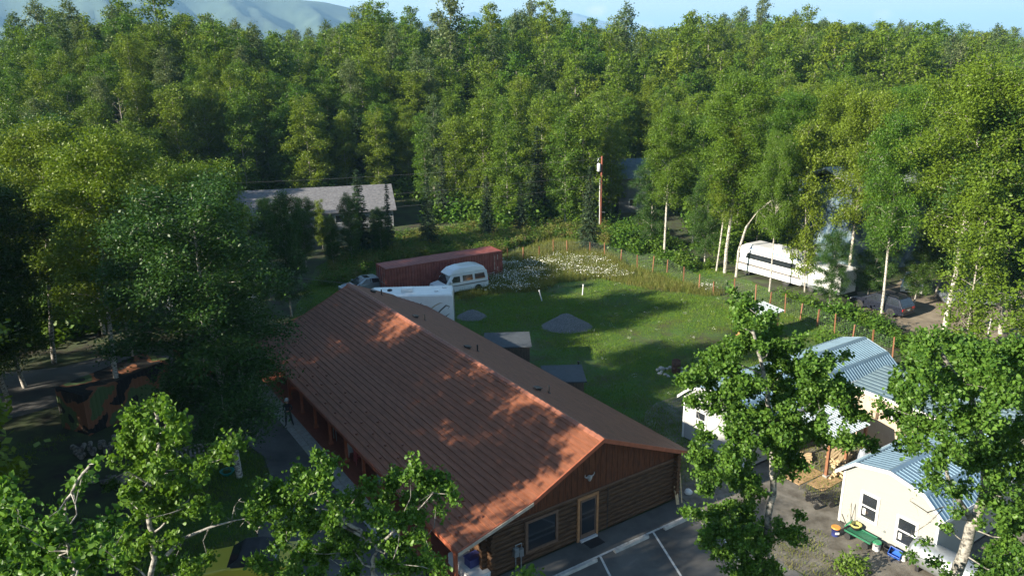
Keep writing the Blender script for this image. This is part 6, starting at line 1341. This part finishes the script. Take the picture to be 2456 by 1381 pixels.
# ------------------------------------------------------------------ the person on the driveway
def person(label, loc, rz):
    import bmesh
    J = {'pel': (0, 0, .96, .135), 'wai': (0, .0, 1.08, .125), 'che': (0, 0, 1.30, .15), 'nek': (0, .0, 1.50, .06), 'hd1': (0, -.03, 1.60, .085), 'hd2': (0, -.02, 1.70, .095), 'hd3': (0, 0, 1.78, .06),
         'hl': (-.10, 0, .90, .10), 'kl': (-.15, -.02, .50, .066), 'al': (-.20, .03, .10, .045), 'tl': (-.22, -.12, .04, .04), 'hr': (.10, 0, .90, .10), 'kr': (.17, .0, .50, .066), 'ar': (.24, .06, .10, .045), 'tr': (.28, -.09, .04, .04),
         'sl': (-.19, .0, 1.42, .062), 'el': (-.27, .03, 1.14, .045), 'wl': (-.12, -.22, 1.10, .030), 'pl': (-.07, -.27, 1.11, .034), 'sr': (.19, 0, 1.42, .062), 'er': (.27, .03, 1.14, .045), 'wr': (.12, -.22, 1.10, .030), 'pr': (.07, -.27, 1.11, .034)}
    E_ = [('pel', 'wai'), ('wai', 'che'), ('che', 'nek'), ('nek', 'hd1'), ('hd1', 'hd2'), ('hd2', 'hd3'), ('pel', 'hl'), ('hl', 'kl'), ('kl', 'al'), ('al', 'tl'), ('pel', 'hr'), ('hr', 'kr'), ('kr', 'ar'), ('ar', 'tr'), ('che', 'sl'), ('sl', 'el'), ('el', 'wl'), ('wl', 'pl'), ('che', 'sr'), ('sr', 'er'), ('er', 'wr'), ('wr', 'pr')]
    for s_, n_ in ((-1, 'l'), (1, 'r')):
        for k in range(5):
            a = (-.5+k*.25); J['f%s%da' % (n_, k)] = (s_*(.055-.0*k), -.29, 1.13-.018*k, .011); J['f%s%db' % (n_, k)] = (s_*.02, -.325+.004*abs(k-2), 1.125-.018*k, .009)
            E_ += [('p'+n_, 'f%s%da' % (n_, k)), ('f%s%da' % (n_, k), 'f%s%db' % (n_, k))]
    ks = list(J); me = bpy.data.meshes.new('person'); me.from_pydata([J[k][:3] for k in ks], [(ks.index(a), ks.index(b)) for a, b in E_], [])
    o = bpy.data.objects.new('tmp', me); COL.objects.link(o); md = o.modifiers.new('s', 'SKIN'); 
    for k, v in zip(ks, me.skin_vertices[0].data): v.radius = (J[k][3], J[k][3]*(.8 if k in ('che', 'wai', 'pel') else 1)); v.use_root = (k == 'pel')
    sb = o.modifiers.new('b', 'SUBSURF'); sb.levels = sb.render_levels = 2
    dg = bpy.context.evaluated_depsgraph_get(); dg.update(); m2 = bpy.data.meshes.new_from_object(o.evaluated_get(dg)); bpy.data.objects.remove(o)
    m2.materials.clear()
    for m_ in (mat('dark_shirt', (.025, .025, .03), .9, .2, 12), mat('dark_trousers', (.03, .032, .04), .9, .2, 12), mat('skin', (.42, .24, .17), .6, .05), mat('shoe', (.02, .02, .02), .7)): m2.materials.append(m_)
    for p_ in m2.polygons:
        c = p_.center; p_.use_smooth = True; p_.material_index = 3 if c.z < .13 else 1 if c.z < .98 else 2 if (c.z > 1.50 or c.y < -.2) else 0
    t = thing('person', label, 'person', loc, rz); link('body', m2, t)
    mb = MB(); mb.lathe((0, -.01, 1.72), [(.11, -.02), (.112, .03), (.10, .08), (.05, .125), (.01, .13)], 14); mb.b2((-.08, -.20, 1.715), (.08, -.09, 1.73)); mb.build('cap', mat('grey_cap', (.38, .38, .38), .8, .1), t)
    mb = MB(); mb.lathe((0, .02, 1.60), [(.10, -.02), (.115, .04), (.11, .12)], 12, cap=False); mb.v = [v for v in mb.v]; mb.build('hair', mat('grey_hair', (.20, .19, .18), .9, .2), t)
    mb = MB(); mb.b2((-.085, -.335, 1.07), (.085, -.315, 1.16)); o = mb.build('remote_control', M['black']); o.parent = t; bpy.data.objects.remove(o)
    rc = MB(); rc.b2((-.09, -.03, 0), (.09, .03, .035)); q = rc.build('remote_control', M['black'], bevel=.006); q.location = Vector(loc)+Matrix.Rotation(rz, 3, 'Z') @ Vector((0, -.345, 1.075)); q.rotation_euler = (.5, 0, rz); tag(q, 'small black remote control held by the person on the driveway', 'remote control')
    return t
person('person in dark clothes and a pale cap standing on the driveway looking up', tuple(G(694, 1022)), math.radians(-5))

# ------------------------------------------------------------------ air
mb = MB(); mb.b2((-15000, -900, -3), (15000, 15200, 620)); hz = mb.build("haze", [])
hm_ = bpy.data.materials.new('haze_air'); hm_.use_nodes = True; t_ = hm_.node_tree; t_.nodes.clear(); ou = t_.nodes.new('ShaderNodeOutputMaterial'); vp = t_.nodes.new('ShaderNodeVolumePrincipled')
vp.inputs['Color'].default_value = (.34, .64, 1.0, 1); vp.inputs['Density'].default_value = .00013; vp.inputs['Anisotropy'].default_value = .0
t_.links.new(vp.outputs[0], ou.inputs['Volume']); hz.data.materials.append(hm_); tag(hz, 'thin blue summer air haze', 'haze', kind='stuff')
